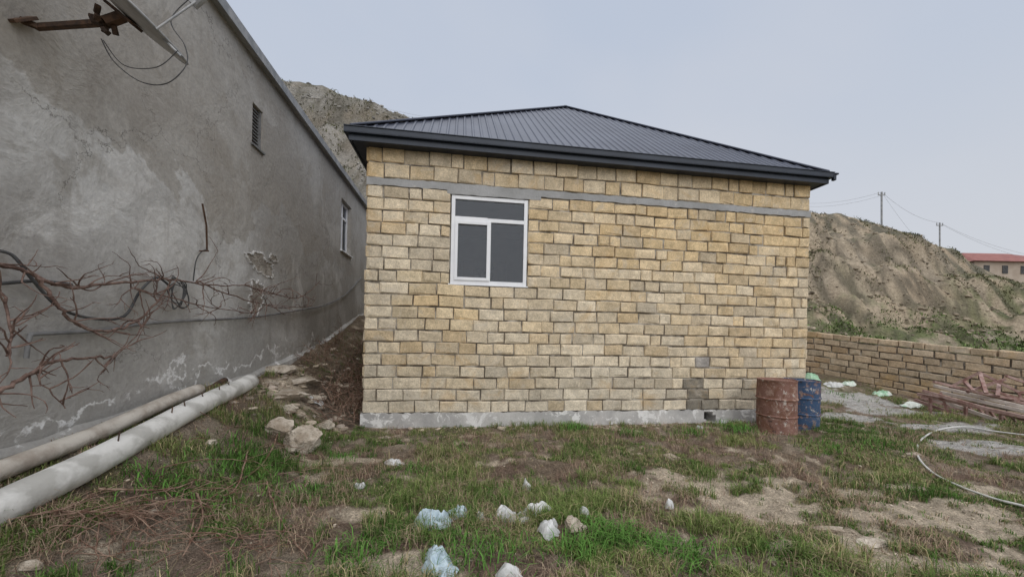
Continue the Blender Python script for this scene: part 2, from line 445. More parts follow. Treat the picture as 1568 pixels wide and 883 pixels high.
def masks(X, Y):
    s, t = to_st(X, Y)
    w = fbm(X*3, Y*3, 61, 4)-.5; w2 = fbm(X*11, Y*11, 64, 3)-.5
    sand = np.clip(blob(X, Y, SAND)*1.55+w*2.8+w2*1.6-.42, 0, 1); sand = sm(sand, .05, .55)
    grav = sm(blob(X, Y, GRAV)*1.5+w*1.4+w2*.5, .5, .95)
    bare = sm(blob(X, Y, BARE)*1.35+w*2.0+w2, .4, .9)
    n = fbm(X*1.5, Y*1.5, 62, 4); n2 = fbm(X*5, Y*5, 63, 3)
    gr = sm(n*.5+n2*.5, .41, .54)
    strip = np.exp(-((t+.35)/.35)**2)*(s > -.3)*(s < 6.3)
    gr = np.maximum(gr*(1-bare*.9), strip*sm(n2, .3, .55))
    gr = gr*(1-sand*.95)*(1-grav*.92)
    gr = gr*np.where((t > -.06) & (s > -.15) & (s < LEN+.05), 0, 1)*np.where(s < -1.56, 0, 1)
    gr = gr*np.where((s < -.15) & (t > -.3), .25, 1)
    gr = gr*(1-sm(Y, 9, 13))
    return sand, grav, gr, s, t
sand, grav, gr, S_, T_ = masks(XX, YY)
def L3(a, b, m): return a*(1-m[..., None])+b*m[..., None]
soil = np.array((.22, .17, .125)); soil2 = np.array((.34, .28, .215)); turf = np.array((.15, .15, .07)); sandc = np.array((.64, .54, .415)); gravc = np.array((.52, .50, .47))
c = L3(soil, soil2, sm(fbm(XX*2.2, YY*2.2, 70), .35, .65))
c = L3(c, np.array((.18, .12, .095)), sm(fbm(XX*3.1+9, YY*3.1, 71), .5, .66)*.6)
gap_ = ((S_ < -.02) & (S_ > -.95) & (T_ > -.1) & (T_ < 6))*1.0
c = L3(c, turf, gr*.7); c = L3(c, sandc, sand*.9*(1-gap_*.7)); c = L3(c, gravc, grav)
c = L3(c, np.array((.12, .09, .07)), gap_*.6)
hm = sm(YY, 12.5, 14.5); k = XX/np.maximum(YY, 1)
tan_ = np.array((.44, .35, .25)); grey = np.array((.25, .23, .19)); grn = np.array((.13, .165, .065)); drk = np.array((.10, .09, .07))
gyy, gxx = np.gradient(ZZ); dy = np.gradient(ys)[:, None]; dx = np.gradient(xs)[None, :]
slope = np.sqrt((gyy/dy)**2+(gxx/dx)**2)
hn = fbm(XX*.35, YY*.35, 80, 5); hn2 = fbm(XX*1.6, YY*1.6, 81, 4)
leftm = 1-sm(k, -.2, .5)
apron = (1-sm(YY+5*(hn-.5), 18.5, 23))*(1-leftm)
hc = L3(grey, tan_, np.clip(sm(hn, .35, .6)*.6+sm(k, .4, .8)*.3, 0, 1))
hc = L3(hc, np.array((.235, .225, .20)), leftm*.85)
hc = L3(hc, np.array((.52, .44, .34)), sm(fbm(XX*.35, ZZ*3.2, 83, 4), .53, .60)*.5*(1-leftm*.5))
hc = L3(hc, np.array((.20, .165, .12)), sm(fbm(XX*.3+9, ZZ*2.6, 85, 4), .55, .62)*.5)
hc = L3(hc, np.array((.50, .41, .30)), sm(fbm(XX*1.1+YY*.1, YY*.13, 87, 4), .52, .62)*.55*(1-leftm))
gmask = sm(hn2*.5+hn*.5, .45, .55)*(1-sm(slope, .65, 1.1))*(.6+.2*leftm)
gmask = np.clip(gmask+sm(hn2, .36, .54)*apron+sm(hn2, .42, .53)*sm(k, 1.1, 1.3)*.8, 0, 1)
hc = L3(hc, grn, gmask*.85)
hc = L3(hc, drk, sm(hn2, .53, .62)*.6)
crest = sm(YY, 25.5, 29)
hc = L3(hc, np.array((.15, .14, .11)), crest*sm(hn2, .36, .48)*.8)
hc = L3(hc, np.array((.36, .34, .31)), leftm*sm(fbm(XX*2.2, YY*2.2, 88, 3), .55, .65)*.7)
c = L3(c, hc, hm)
mk('ground', verts, faces, M_GROUND, cols=c.reshape(-1, 3), smooth=True)

# ================================================================== BRICK HOUSE
house = empty('brick_house')
CH = .184; Z0 = .23; rows = [(Z0+i*CH, Z0+(i+1)*CH) for i in range(19)]
ZB = Z0+19*CH
BH = .118
rowsT = [(ZB+BH+.006, ZB+BH+.24), (ZB+BH+.24, ZB+.60)]
ws0, ws1, wz0, wz1 = 1.265, 2.515, Z0+11*CH, ZB
hole = [(ws0, ws1, wz0, wz1)]
masonry('front_wall_blocks', hw, LEN, rows, hole, M_STONE, house, seed=3, tone=front_tone)
masonry('front_wall_top_blocks', hw, LEN, rowsT, [], M_STONE, house, seed=4, tone=lime_tone)
fr_r = lambda s, t, z: hw(LEN-t, s, z)
fr_l = lambda s, t, z: hw(t, DEP-s, z)
fr_b = lambda s, t, z: hw(LEN-s, DEP-t, z)
for nm, fr, ln, sd in (('right_wall_blocks', fr_r, DEP, 5), ('left_wall_blocks', fr_l, DEP, 6), ('back_wall_blocks', fr_b, LEN, 8)):
    masonry(nm, fr, ln, rows+rowsT, [], M_STONE, house, seed=sd, tone=lime_tone)
b = MB(); ti = .010
b.box(.016, ws0+.004, ti, .2, Z0, 4.33); b.box(ws1-.004, LEN-.016, ti, .2, Z0, 4.33)
b.box(ws0+.004, ws1-.004, ti, .2, Z0, wz0+.0); b.box(ws0+.004, ws1-.004, ti, .2, wz1, 4.33)
b.box(.016, .2, .2, DEP-.2, Z0, 4.33); b.box(LEN-.2, LEN-.016, .2, DEP-.2, Z0, 4.33); b.box(.016, LEN-.016, DEP-.2, DEP-.016, Z0, 4.33)
b.make('mortar_core', M_MORTAR, house)
b = MB()
def wavy(b, s0, s1, t0, t1, z0, z1, n, amp, sd):
    r = random.Random(sd); pr = None
    for i in range(n+1):
        s = s0+(s1-s0)*i/n; cu = (s, z0+r.uniform(-amp, amp), z1+r.uniform(-amp, amp), t0+r.uniform(-.003, .003))
        if pr:
            o = len(b.v)
            b.v += [hw(pr[0], pr[3], pr[1]), hw(cu[0], cu[3], cu[1]), hw(cu[0], cu[3], cu[2]), hw(pr[0], pr[3], pr[2]), hw(pr[0], t1, pr[1]), hw(cu[0], t1, cu[1]), hw(cu[0], t1, cu[2]), hw(pr[0], t1, pr[2])]
            b.f += [(o, o+1, o+2, o+3), (o+3, o+2, o+6, o+7), (o, o+4, o+5, o+1)]
            if i == 1: b.f.append((o, o+3, o+7, o+4))
            if i == n: b.f.append((o+1, o+5, o+6, o+2))
        pr = cu
wavy(b, -.012, LEN+.012, -.016, .009, ZB+.008, ZB+BH, 120, .009, 1)
wavy(b, ws0-.06, ws1+.20, -.019, .009, ZB-.05, ZB+.02, 20, .006, 2)
b.box(-.012, .015, .016, DEP+.012, ZB+.004, ZB+BH); b.box(LEN-.015, LEN+.012, .016, DEP+.012, ZB+.004, ZB+BH)
b.make('concrete_belt', M_BELT, house)
b = MB()
H0, H1 = 5.70, 5.93
wavy(b, -.03, H0, -.03, .25, -.5, Z0-.004, 110, .014, 3); wavy(b, H1, LEN+.03, -.03, .25, -.5, Z0-.004, 36, .014, 4)
b.box(H0, H1, -.03, .25, -.5, .01); b.box(H0, H1, -.028, .25, Z0-.03, Z0-.004)
b.box(H0, H0+.05, -.026, .25, .01, .06); b.box(H1-.06, H1, -.027, .25, .14, Z0-.03)
b.box(-.03, .25, .25, DEP+.03, -.5, Z0-.004); b.box(LEN-.25, LEN+.03, .25, DEP+.03, -.5, Z0-.004); b.box(.25, LEN-.25, DEP-.25, DEP+.03, -.5, Z0-.004)
b.make('foundation', M_FOUND, house)
b = MB(); b.box(.2, LEN-.2, .2, DEP-.2, .9, 1.0); b.box(.2, LEN-.2, .2, DEP-.2, 4.2, 4.3)
b.box(.2, 1.6, 3.4, 3.5, 1.0, 4.2); b.box(2.5, LEN-.2, 3.4, 3.5, 1.0, 4.2); b.box(1.6, 2.5, 3.4, 3.5, 3.1, 4.2)
b.make('interior', M_INT, house)
win = empty('window'); win.parent = house
fz0, fz1 = wz0+.012, wz1-.058; a0, a1 = ws0+.012, ws1-.012; T0, T1 = .0, .065; fw = .058
b = MB(); b.box(a0, a0+fw, T0, T1, fz0, fz1); b.box(a1-fw, a1, T0, T1, fz0, fz1)
b.box(a0+fw, a1-fw, T0, T1, fz0, fz0+fw); b.box(a0+fw, a1-fw, T0, T1, fz1-fw, fz1)
tz = fz1-.40; b.box(a0+fw, a1-fw, T0, T1, tz, tz+.062)
mc = (a0+a1)/2-.01; b.box(mc-.03, mc+.03, T0+.004, T1, fz0+fw, tz)
b.box(a0+fw, a0+fw+.05, T0-.014, T1-.01, fz0+fw, tz); b.box(mc-.03-.05+.045, mc+.02, T0-.014, T0+.003, fz0+fw, tz)
b.box(a0+fw+.05, mc-.035, T0-.014, T1-.01, fz0+fw, fz0+fw+.05); b.box(a0+fw+.05, mc-.035, T0-.014, T1-.01, tz-.05, tz)
b.make('frame', M_PVC, win, bevel=.004)
b = MB(); b.box(a0+fw, a1-fw, .03, .036, fz0+fw, fz1-fw); b.make('glass', M_GLASS, win)
b = MB(); b.box(a0+fw, mc-.03, T0+.004, T0+.008, tz+.0622, tz+.070); b.box(a0-.03, a1+.03, -.012, .05, wz0-.006, wz0+.012); b.make('sill_strip', M_PVC, win)
b = MB()  # dark boards added behind the glass to imitate dark reflections in the panes
for q0, q1 in ((a0+.20, a0+.42), (mc+.15, mc+.40)): b.box(q0, q1, .9, .93, fz0-.2, fz0+.55)
b.box(a0-.2, a1+.1, 1.4, 1.44, fz1-.30, fz1-.16); b.make('pane_reflection_boards', M_RUSTDARK, win)
# roof
OV = .21; eL, eR, eF, eB = -OV-.02, LEN+OV-.05, -OV, DEP+OV; zE = 4.47
ap0 = (4.0, 3.2, 7.26); ap1 = (4.0, 4.4, 7.26)
def roofface(name, e0, e1, tops):
    e0 = Vector(hw(*e0)); e1 = Vector(hw(*e1)); tp = [Vector(hw(*p)) for p in tops]
    m = MB(); m.poly([e0, e1]+tp)
    d = (e1-e0); Lh = d.length; d.normalize(); n = d.cross(tp[0]-e0).normalized()
    if n.z < 0: n = -n
    up = n.cross(d).normalized()
    if up.z < 0: up = -up
    P2 = [((p-e0).dot(d), (p-e0).dot(up)) for p in tp]
    P2.sort()
    xp = [0]+[p[0] for p in P2]+[Lh]; yp = [0]+[p[1] for p in P2]+[0]
    x = .07
    while x < Lh-.03:
        h0 = max(0, float(np.interp(x-.015, xp, yp))); h1 = max(0, float(np.interp(x+.015, xp, yp))); h = min(h0, h1)
        if h > .03:
            o = len(m.v)
            for (yv) in (-.03, h):
                for (dx_, hh) in ((-.024, .001), (-.013, .015), (.013, .015), (.024, .001)):
                    m.v.append(tuple(e0+d*(x+dx_)+up*yv+n*hh))
            for i in range(3): m.f.append((o+i, o+i+1, o+5+i, o+4+i))
            m.f.append((o, o+1, o+2, o+3))
        x += .135
    return m.make(name, M_ROOF, house)
roofface('roof_front', (eL, eF, zE), (eR, eF, zE), [ap0])
roofface('roof_right', (eR, eF, zE), (eR, eB, zE), [ap0, ap1])
roofface('roof_back', (eR, eB, zE), (eL, eB, zE), [ap1])
roofface('roof_left', (eL, eB, zE), (eL, eF, zE), [ap0, ap1])
b = MB()
for p, q in (((eL, eF, zE), ap0), ((eR, eF, zE), ap0), ((eR, eB, zE), ap1), ((eL, eB, zE), ap1), (ap0, ap1)):
    p = Vector(hw(*p))+Vector((0, 0, .02)); q = Vector(hw(*q))+Vector((0, 0, .02)); b.beam(p, q, .13, .03)
b.make('ridge_caps', M_ROOF, house, bevel=.01)
b = MB()
for (q0, q1, r0, r1) in ((eL, eR, eF, eF+.03), (eL, eR, eB-.03, eB), (eL, eL+.03, eF+.03, eB-.03), (eR-.03, eR, eF+.03, eB-.03)):
    b.box(q0, q1, r0, r1, 4.285, 4.465)
g = .055
b.box(eL-g, eR+g, eF-g, eF-.002, 4.375, 4.385); b.box(eL-g, eR+g, eF-g, eF-g+.008, 4.386, 4.46); b.box(eL-g, eR+g, eF-g-.012, eF-g+.012, 4.461, 4.475)
b.box(eL-g, eL-.002, eF, eB+g, 4.375, 4.385); b.box(eL-g, eL-g+.008, eF, eB+g, 4.386, 4.46)
b.box(eR+.002, eR+g, eF, eB+g, 4.375, 4.385); b.box(eR+g-.008, eR+g, eF, eB+g, 4.386, 4.46)
b.box(eL+.03, eR-.03, eF+.03, eB-.03, 4.30, 4.312)
b.make('fascia_and_gutter', M_TRIM, house, bevel=.003)
b = MB(); b.box(eR+g, eR+g+.07, eF-g-.02, eF+.05, 4.43, 4.46); b.box(eR+g-.02, eR+g+.03, eF-g-.01, eF-g+.05, 4.33, 4.43); b.make('gutter_end', M_TRIM, house, bevel=.01)

# ================================================================== NEIGHBOUR HOUSE
nb = empty('plastered_house')
NS = -1.59; NZ = 5.40
w1 = (-.08, .20, 4.17, 4.77); w2 = (4.05, 4.95, 3.53, 4.87)
b = MB()
def wallstrip(t0, t1, z0, z1): b.box(NS-.3, NS, t0, t1, z0, z1)
wallstrip(-9, w1[0], -.6, NZ); wallstrip(w1[1], w2[0], -.6, NZ); wallstrip(w2[1], 8.2, -.6, NZ)
wallstrip(w1[0], w1[1], -.6, w1[2]); wallstrip(w1[0], w1[1], w1[3], NZ); wallstrip(w2[0], w2[1], -.6, w2[2]); wallstrip(w2[0], w2[1], w2[3], NZ)
b.box(-8.5, NS-.3, -9, -8.7, -.6, NZ); b.box(-8.5, NS-.3, 7.9, 8.2, -.6, NZ); b.box(-8.8, -8.5, -9, 8.2, -.6, NZ)
b.make('walls', M_PLASTER, nb)
b = MB(); b.box(-8.9, NS+.10, -9.1, 8.3, NZ+.001, NZ+.05); b.make('roof_slab', M_BELT, nb, bevel=.01)
b = MB(); b.box(NS+.101, NS+.115, -9.1, 8.31, NZ-.035, NZ+.10); b.box(NS+.02, NS+.101, -9.1, 8.31, NZ+.06, NZ+.10); b.make('eave_flashing', M_GREYMETAL, nb)
b = MB()
t0, t1, z0, z1 = w1; b.box(NS-.1, NS-.07, t0, t1, z0, z1)
b.make('vent_back', M_RUSTDARK, nb)
b = MB(); q = z0
while q < z1-.03: b.box(NS-.065, NS-.04, t0, t1, q, q+.012); q += .05
b.box(NS-.065, NS-.02, t0, t0+.03, z0, z1); b.box(NS-.065, NS-.02, t1-.03, t1, z0, z1)
b.box(NS-.05, NS+.035, t0-.03, t1+.03, z0-.03, z0-.002)
b.make('vent_grille', M_CONDUIT, nb)
t0, t1, z0, z1 = w2; b = MB(); X0, X1 = NS-.16, NS-.10; fw = .06
b.box(X0, X1, t0, t0+fw, z0, z1); b.box(X0, X1, t1-fw, t1, z0, z1); b.box(X0, X1, t0+fw, t1-fw, z0, z0+fw); b.box(X0, X1, t0+fw, t1-fw, z1-fw, z1)
b.box(X0, X1, (t0+t1)/2-.03, (t0+t1)/2+.03, z0+fw, z1-fw); b.box(X0+.002, X1-.002, t0+fw, (t0+t1)/2-.03, z1-.42, z1-.36); b.box(X0+.002, X1-.002, (t0+t1)/2+.03, t1-fw, z1-.42, z1-.36)
b.box(NS-.09, NS+.06, t0-.04, t1+.04, z0-.03, z0-.002)
b.make('side_window_frame', M_PVC, nb, bevel=.004)
b = MB(); b.box(NS-.14, NS-.13, t0, t1, z0, z1); b.make('side_window_glass', M_GLASS, nb)
b = MB(); b.box(NS-1.5, NS-1.4, t0-.5, t1+.5, z0-.5, z1+.3); b.make('room_back', M_INT, nb)
def wall_fr(t, z, off): return hw(NS+off, t, z)
def ragged(tc, zc, rt, rz, off, seed, mat, name, rim=.016):
    n = 90; V = []; Fs = []
    for ring, (sc, oo) in enumerate(((1.0, .0005), (.985, rim), (.93, rim), (.91, .003))):
        rr = random.Random(seed)
        for i in range(n):
            a = 2*math.pi*i/n; rad = 1+.24*math.sin(2*a+seed)+.13*math.sin(5*a+seed*2)+.08*math.sin(11*a+seed)+rr.uniform(-.09, .09); s2 = sc if sc > .99 else sc-rr.uniform(0, .07)
            V.append(wall_fr(tc+rt*rad*s2*math.cos(a), zc+rz*rad*s2*math.sin(a), off+oo))
    for k_ in range(3):
        for i in range(n):
            j = (i+1) % n; Fs.append((k_*n+i, k_*n+j, k_*n+n+j, k_*n+n+i))
    ob = mk(name, V, Fs, mat, nb)
    c0 = 3*n; V2 = V[c0:c0+n]+[wall_fr(tc, zc, off+.003)]
    mk(name+'_core', V2, [(i, (i+1) % n, n) for i in range(n)], M_EXPO, nb)
M_EXPO = simple('exposed_render', (.28, .25, .215), (.46, .42, .37), 7, .95, .9, .03)
M_LIP = simple('plaster_lip', (.56, .55, .53), (.72, .71, .69), 9, .95, .8, .02)
def wst(px, py):
    p = WP(px, py); s, t = to_st(p.x, p.y); return t, p.z
t_, z_ = wst(400, 405); ragged(t_, z_, .36, .16, .001, 3, M_LIP, 'render_patch')
t_, z_ = wst(392, 455); ragged(t_, z_, .24, .22, .001, 5, M_LIP, 'render_patch_low')
t_, z_ = wst(418, 395); ragged(t_, z_, .12, .07, .006, 8, M_LIP, 'render_patch_small')
b = MB()
prev = None
for t in np.arange(-7, 7.6, .25):
    zb = float(np.interp(t, [-12, -3, -1.14, .2, 2.4, 5.9, 9], [.5, .6, .72, .8, 1.07, 1.9, 2.3]))
    cur = (t, zb+.01+rng.uniform(-.02, .02), rng.uniform(.03, .07))
    if prev:
        o = len(b.v)
        for (tt, zt, w) in (prev, cur): b.v += [hw(NS+.001, tt, zt+.05), hw(NS+w, tt, zt), hw(NS+w+.03, tt, zt-.3)]
        b.f += [(o, o+1, o+4, o+3), (o+1, o+2, o+5, o+4)]
    prev = cur
b.make('plinth', M_PLASTER, nb)

L = []
L.append((smoothpts([WP(40, 548, 2.96), WP(46, 515, 2.96), WP(60, 511, 2.96), WP(150, 506, 2.96), WP(250, 493, 2.96), WP(380, 486, 2.96), WP(450, 476, 2.96), WP(500, 466, 2.96), WP(530, 450, 2.96), WP(553, 425, 2.96)], 5), .014))
tubes('wall_conduit', L, M_CONDUIT)
L = [(smoothpts([WP(0, 384, 2.95), WP(18, 390, 2.94), WP(35, 408, 2.92), WP(50, 428, 2.92), WP(90, 470, 2.92), WP(140, 487, 2.94), WP(190, 484, 2.95), WP(215, 445, 2.95), WP(240, 425, 2.95), WP(262, 440, 2.94)], 6), .011),
     (smoothpts([WP(-60, 437, 2.95), WP(0, 434, 2.95), WP(60, 430, 2.95), WP(110, 436, 2.93)], 5), .012)]
for i in range(6):
    j = lambda: rng.uniform(-7, 7)
    L.append((smoothpts([WP(266+j(), 428+j(), 2.95), WP(283+j()*.5, 440+j(), 2.92), WP(284+j(), 460+j(), 2.9), WP(272+j(), 468+j(), 2.9), WP(262+j(), 450+j(), 2.93), WP(268, 432, 2.95)], 6), .005))
L.append((smoothpts([WP(296, 430, 2.96), WP(300, 400, 2.96), WP(308, 386, 2.96), WP(316, 382, 2.96)], 5), .006))
tubes('wall_cables', L, M_CABLE)
tubes('steel_rod', [([WP(310, 312, 2.9), WP(316, 345, 2.92), WP(317, 384, 2.97)], .010), ([WP(305, 384, 2.98), WP(320, 384, 2.9)], .009)], M_RUSTDARK)

def pipe(name, p, q, r, mat, ri=.8):
    p = Vector(p); q = Vector(q); d = (q-p).normalized(); a = d.orthogonal().normalized(); bb = d.cross(a); n = 28; m = 60
    V = []; Fs = []
    for k_ in range(m+1):
        c = p.lerp(q, k_/m)+Vector((0, 0, .012*math.sin(k_*.21+r*50)))
        for i in range(n):
            t = 2*math.pi*i/n; rr = r*(1+.02*math.sin(k_*.7+i)+rng.uniform(-.010, .010)); V.append(c+a*math.cos(t)*rr+bb*math.sin(t)*rr)
    for k_ in range(m):
        for i in range(n):
            j = (i+1) % n; Fs.append((k_*n+i, k_*n+j, k_*n+n+j, k_*n+n+i))
    o = len(V)
    for c, dd in ((q, 0), (q-d*.3, 1)):
        for i in range(n):
            t = 2*math.pi*i/n; V.append(c+a*math.cos(t)*r*ri+bb*math.sin(t)*r*ri)
    for i in range(n):
        j = (i+1) % n; Fs.append((m*n+i, m*n+j, o+j, o+i)); Fs.append((o+i, o+j, o+n+j, o+n+i))
    Fs.append(tuple(o+n+i for i in range(n)))
    return mk(name, V, Fs, mat, smooth=True)
p0 = P(0, 778, 2.02); p1 = P(384, 582, 4.9)
d = (p0-p1).normalized(); pipe('cement_pipe', p0+d*1.6, p1, .096, M_PIPE)
p2 = P(0, 722, 2.26); p3 = P(305, 596, 4.15); d = (p2-p3).normalized(); pipe('cement_pipe', p2+d*1.5, p3, .062, M_PIPE2)
pipe('cement_pipe', P(225, 635, 3.6), P(345, 583, 4.8), .035, M_RUSTDARK)
out = []
for f_ in (.25, .45, .52, .62, .72, .8):
    c_ = p0.lerp(p1, f_)+Vector((.04, 0, .08)); out.append(([c_-Vector((0, 0, .03)), c_+Vector((rng.uniform(-.03, .03), rng.uniform(-.03, .03), rng.uniform(.02, .07)))], .005))
tubes('wire_ties', out, M_RUSTDARK, res=1)

# ================================================================== SATELLITE DISH
dish = empty('satellite_dish')
dc = P(200, 16, 2.62); n_ = Vector((.62, .14, .77)).normalized(); ax = Vector((.77, 0, -.63)).normalized(); ax = (ax-n_*ax.dot(n_)).normalized(); ay = n_.cross(ax).normalized()
V = []; Fs = []; R = .35; nR = 10; nA = 48
for side, off in ((0, 0), (1, .006)):
    for i in range(nR+1):
        r = R*i/nR
        for j in range(nA):
            a = 2*math.pi*j/nA; V.append(dc+ax*math.cos(a)*r+ay*math.sin(a)*r*1.06+n_*(.05*(r/R)**2-.05+off))
    o = side*(nR+1)*nA
    for i in range(nR):
        for j in range(nA):
            k2 = (j+1) % nA; Fs.append((o+i*nA+j, o+i*nA+k2, o+(i+1)*nA+k2, o+(i+1)*nA+j))
o = nR*nA; o2 = (2*nR+1)*nA
for j in range(nA): k2 = (j+1) % nA; Fs.append((o+j, o+k2, o2+k2, o2+j))
mk('reflector', V, Fs, simple('dish_paint', (.32, .30, .28), (.46, .44, .42), 5, .5, .1), dish, smooth=True)
rimp = [dc+ax*math.cos(a)*R*1.01+ay*math.sin(a)*R*1.07+n_*.004 for a in np.linspace(0, 2*math.pi, 60)]
tubes('rim', [(rimp, .009)], M_GREYMETAL, dish)
b = MB(); back = dc-n_*.065
wl = WP(30, 30, 3.0); br = P(160, 35, 2.56)
b.beam(wl, P(60, 42, 2.6), .035, .035); b.beam(P(55, 42, 2.6), br, .035, .035); b.beam(br, back, .06, .05); b.beam(back-ax*.12, back+ax*.12, .09, .02)
for i in range(9):
    q_ = br+Vector((rng.uniform(-.06, .06), rng.uniform(-.04, .04), rng.uniform(-.06, .06))); b.beam(q_, q_+Vector((rng.uniform(-.06, .06), rng.uniform(-.05, .05), rng.uniform(-.06, .06))), .03, .025)
b.beam(wl-Vector((0, .06, .06)), wl+Vector((0, .06, .06)), .1, .02)
b.make('bracket', M_RUSTDARK, dish, bevel=.003)
tip = dc+ax*R; lnb = dc+n_*.42+ax*.26
b = MB(); b.cyl(tip-ax*.1, tip+ax*.14-n_*.02, .009); b.cyl(tip-ay*.1, lnb, .007); b.cyl(lnb, lnb-n_*.1, .03); b.cyl(dc-ax*.3, lnb, .006); b.make('feed_arm', M_GREYMETAL, dish)
tubes('feed_cable', [(smoothpts([P(155, 60, 2.55), P(175, 95, 2.5), P(215, 125, 2.5), P(255, 128, 2.5), P(285, 100, 2.55), P(283, 70, 2.6), P(262, 30, 2.6), P(300, -10, 2.7)], 8), .0035),
                     (smoothpts([P(158, 62, 2.55), P(190, 100, 2.5), P(240, 103, 2.5), P(272, 78, 2.55)], 8), .003)], M_CABLE, dish)

# ================================================================== DRUMS
def drum(name, cx, cy, r, h, mat, seed):
    prof = [(0, h-.02), (r*.93, h-.02), (r*.96, h-.016), (r*.975, h+.001), (r*1.01, h+.002), (r*1.015, h-.012), (r, h-.02)]
    zz = [h*.9, h*.68, h*.665, h*.65, h*.635, h*.5, h*.36, h*.345, h*.33, h*.315, h*.12]; rib = [0, 0, .012, .012, 0, 0, 0, .012, .012, 0, 0]
    prof += [(r+q, z) for z, q in zip(zz, rib)]+[(r, .02), (r*1.012, .012), (r*1.01, 0), (0, 0)]
    n = 64; V = []; Fs = []; z0 = gz(cx, cy)-.03
    for (a, z) in prof:
        for i in range(n):
            t = 2*math.pi*i/n; q = Vector((math.cos(t)*1.3, math.sin(t)*1.3, z*3+seed)); dent = 1+.06*mnoise.noise(q)+.025*mnoise.noise(q*2.7)
            V.append((cx+a*dent*math.cos(t), cy+a*dent*math.sin(t), z0+z+.010*mnoise.noise(q*1.5)))
    for k_ in range(len(prof)-1):
        for i in range(n):
            j = (i+1) % n; Fs.append((k_*n+i, k_*n+j, k_*n+n+j, k_*n+n+i))
    ob = mk(name, V, Fs, mat, smooth=True); md = ob.modifiers.new('e', 'EDGE_SPLIT'); md.split_angle = math.radians(40)
drum('rusty_drum', 4.28, 5.95, .275, .86, M_DRUM1, 1)
drum('blue_drum', 4.96, 6.33, .27, .84, M_DRUM2, 5)

# ================================================================== LOW STONE WALL
pA = Vector((8.0, 14.7)); pC = Vector((13.4, 3.0))
wd = (pC-pA); wl_ = wd.length; wd.normalize(); wn = Vector((wd.y, -wd.x))
if wn.dot(Vector((-1, -1))) < 0: wn = -wn
def lw(s, t, z):
    p = pA+wd*s-wn*t; return (p.x, p.y, z)
def lwz(s): return float(np.interp(s, [0, 3.5, 7.4, 13], [.60, .45, .04, -.35]))+.02*mnoise.noise(Vector((s*.7, 1, 0)))
def lwtone(s, z, r):
    m_ = min(1, max(0, r.gauss(.4, .25)))
    c = np.array((.58, .43, .28))*(1-m_)+np.array((.70, .58, .43))*m_
    if z < .3: c = c*.88
    return tuple(c*r.uniform(.78, 1.06))
lrows = [(-.2+i*.185, -.2+(i+1)*.185) for i in range(8)]
low = empty('stone_garden_wall')
masonry('blocks', lw, wl_, lrows[:-1], [], M_STONE, low, zoff=lwz, seed=12, tone=lwtone, blk=.40, depth=.2, back=True, gapk=1.7)
top_holes = [(1.1, 1.9, -9, 9), (8.1, 8.9, -9, 9)]
masonry('coping_blocks', lw, wl_, lrows[-1:], top_holes, M_STONE, low, zoff=lwz, seed=13, tone=lwtone, blk=.40, depth=.2, back=True, gapk=1.7)
V = []; Fs = []
ss = np.linspace(0, wl_, 30)
for s in ss:
    for t, z in ((.020, -.4), (.020, -.2+7*.185-.004), (.188, -.2+7*.185-.004), (.188, -.4)): V.append(lw(s, t, z+lwz(s)))
for i in range(29):
    for j in range(3): Fs.append((i*4+j, i*4+4+j, i*4+5+j, i*4+1+j))
mk('mortar', V, Fs, M_MORTAR, low)

# ================================================================== ROCKS / GRAVEL
def ico(sub):
    import bmesh
    bm = bmesh.new(); bmesh.ops.create_icosphere(bm, subdivisions=sub, radius=1.0)
    v = np.array([x.co[:] for x in bm.verts]); f = np.array([[q.index for q in p.verts] for p in bm.faces]); bm.free(); return v, f
iv4, if4 = ico(4)
def rock(name, c, sx, sy, sz, seed, rot=0, mat=None):
    V = []
    r = random.Random(seed); planes = [(Vector((r.gauss(0, 1), r.gauss(0, 1), r.gauss(0, 1))).normalized(), r.uniform(.45, .8)) for _ in range(12)]
    for p in iv4:
        q = Vector(p)
        for (n, dd) in planes:
            e = q.dot(n)-dd
            if e > 0: q = q-n*e*.95
        q = q*(1+.2*mnoise.noise(q*2.3+Vector((seed, 0, 0)))+.10*mnoise.noise(q*7+Vector((seed, 3, 0))))
        x, y = q.x*sx, q.y*sy
        V.append((c[0]+x*math.cos(rot)-y*math.sin(rot), c[1]+x*math.sin(rot)+y*math.cos(rot), c[2]+q.z*sz))
    return mk(name, V, [tuple(f) for f in if4], mat or M_ROCK)
def rk(px, py, sx, sy, sz, seed, rot=0, mat=None, name='rock'):
    g_ = G(px, py); rock(name, (g_.x, g_.y, g_.z+sz*.25), sx, sy, sz, seed, rot, mat)
rk(458, 692, .24, .20, .27, 41, .4); rk(430, 662, .20, .14, .13, 2, .9)
rk(440, 630, .18, .12, .08, 3, .3); rk(495, 655, .14, .10, .10, 4); rk(438, 607, .42, .28, .09, 5, .2); rk(462, 585, .38, .30, .07, 6, .9)
rk(412, 590, .16, .14, .05, 7); rk(485, 612, .16, .15, .08, 8, 1.1); rk(430, 570, .35, .25, .08, 33, .7)
rk(325, 682, .06, .06, .04, 10); rk(878, 812, .12, .08, .09, 12, .6)
rk(1270, 812, .12, .06, .02, 16); rk(1335, 830, .14, .07, .02, 17, .3)
rk(45, 870, .08, .05, .03, 23); rk(235, 790, .04, .035, .03, 19)
rk(1095, 643, .10, .06, .06, 24, 0, M_BELT, 'rubble'); rk(1070, 655, .07, .05, .04, 44, 0, M_BELT, 'rubble'); rk(590, 672, .14, .05, .04, 25, 0, M_ROCK)
rk(1400, 695, .12, .06, .02, 27); rk(620, 675, .09, .05, .03, 29)

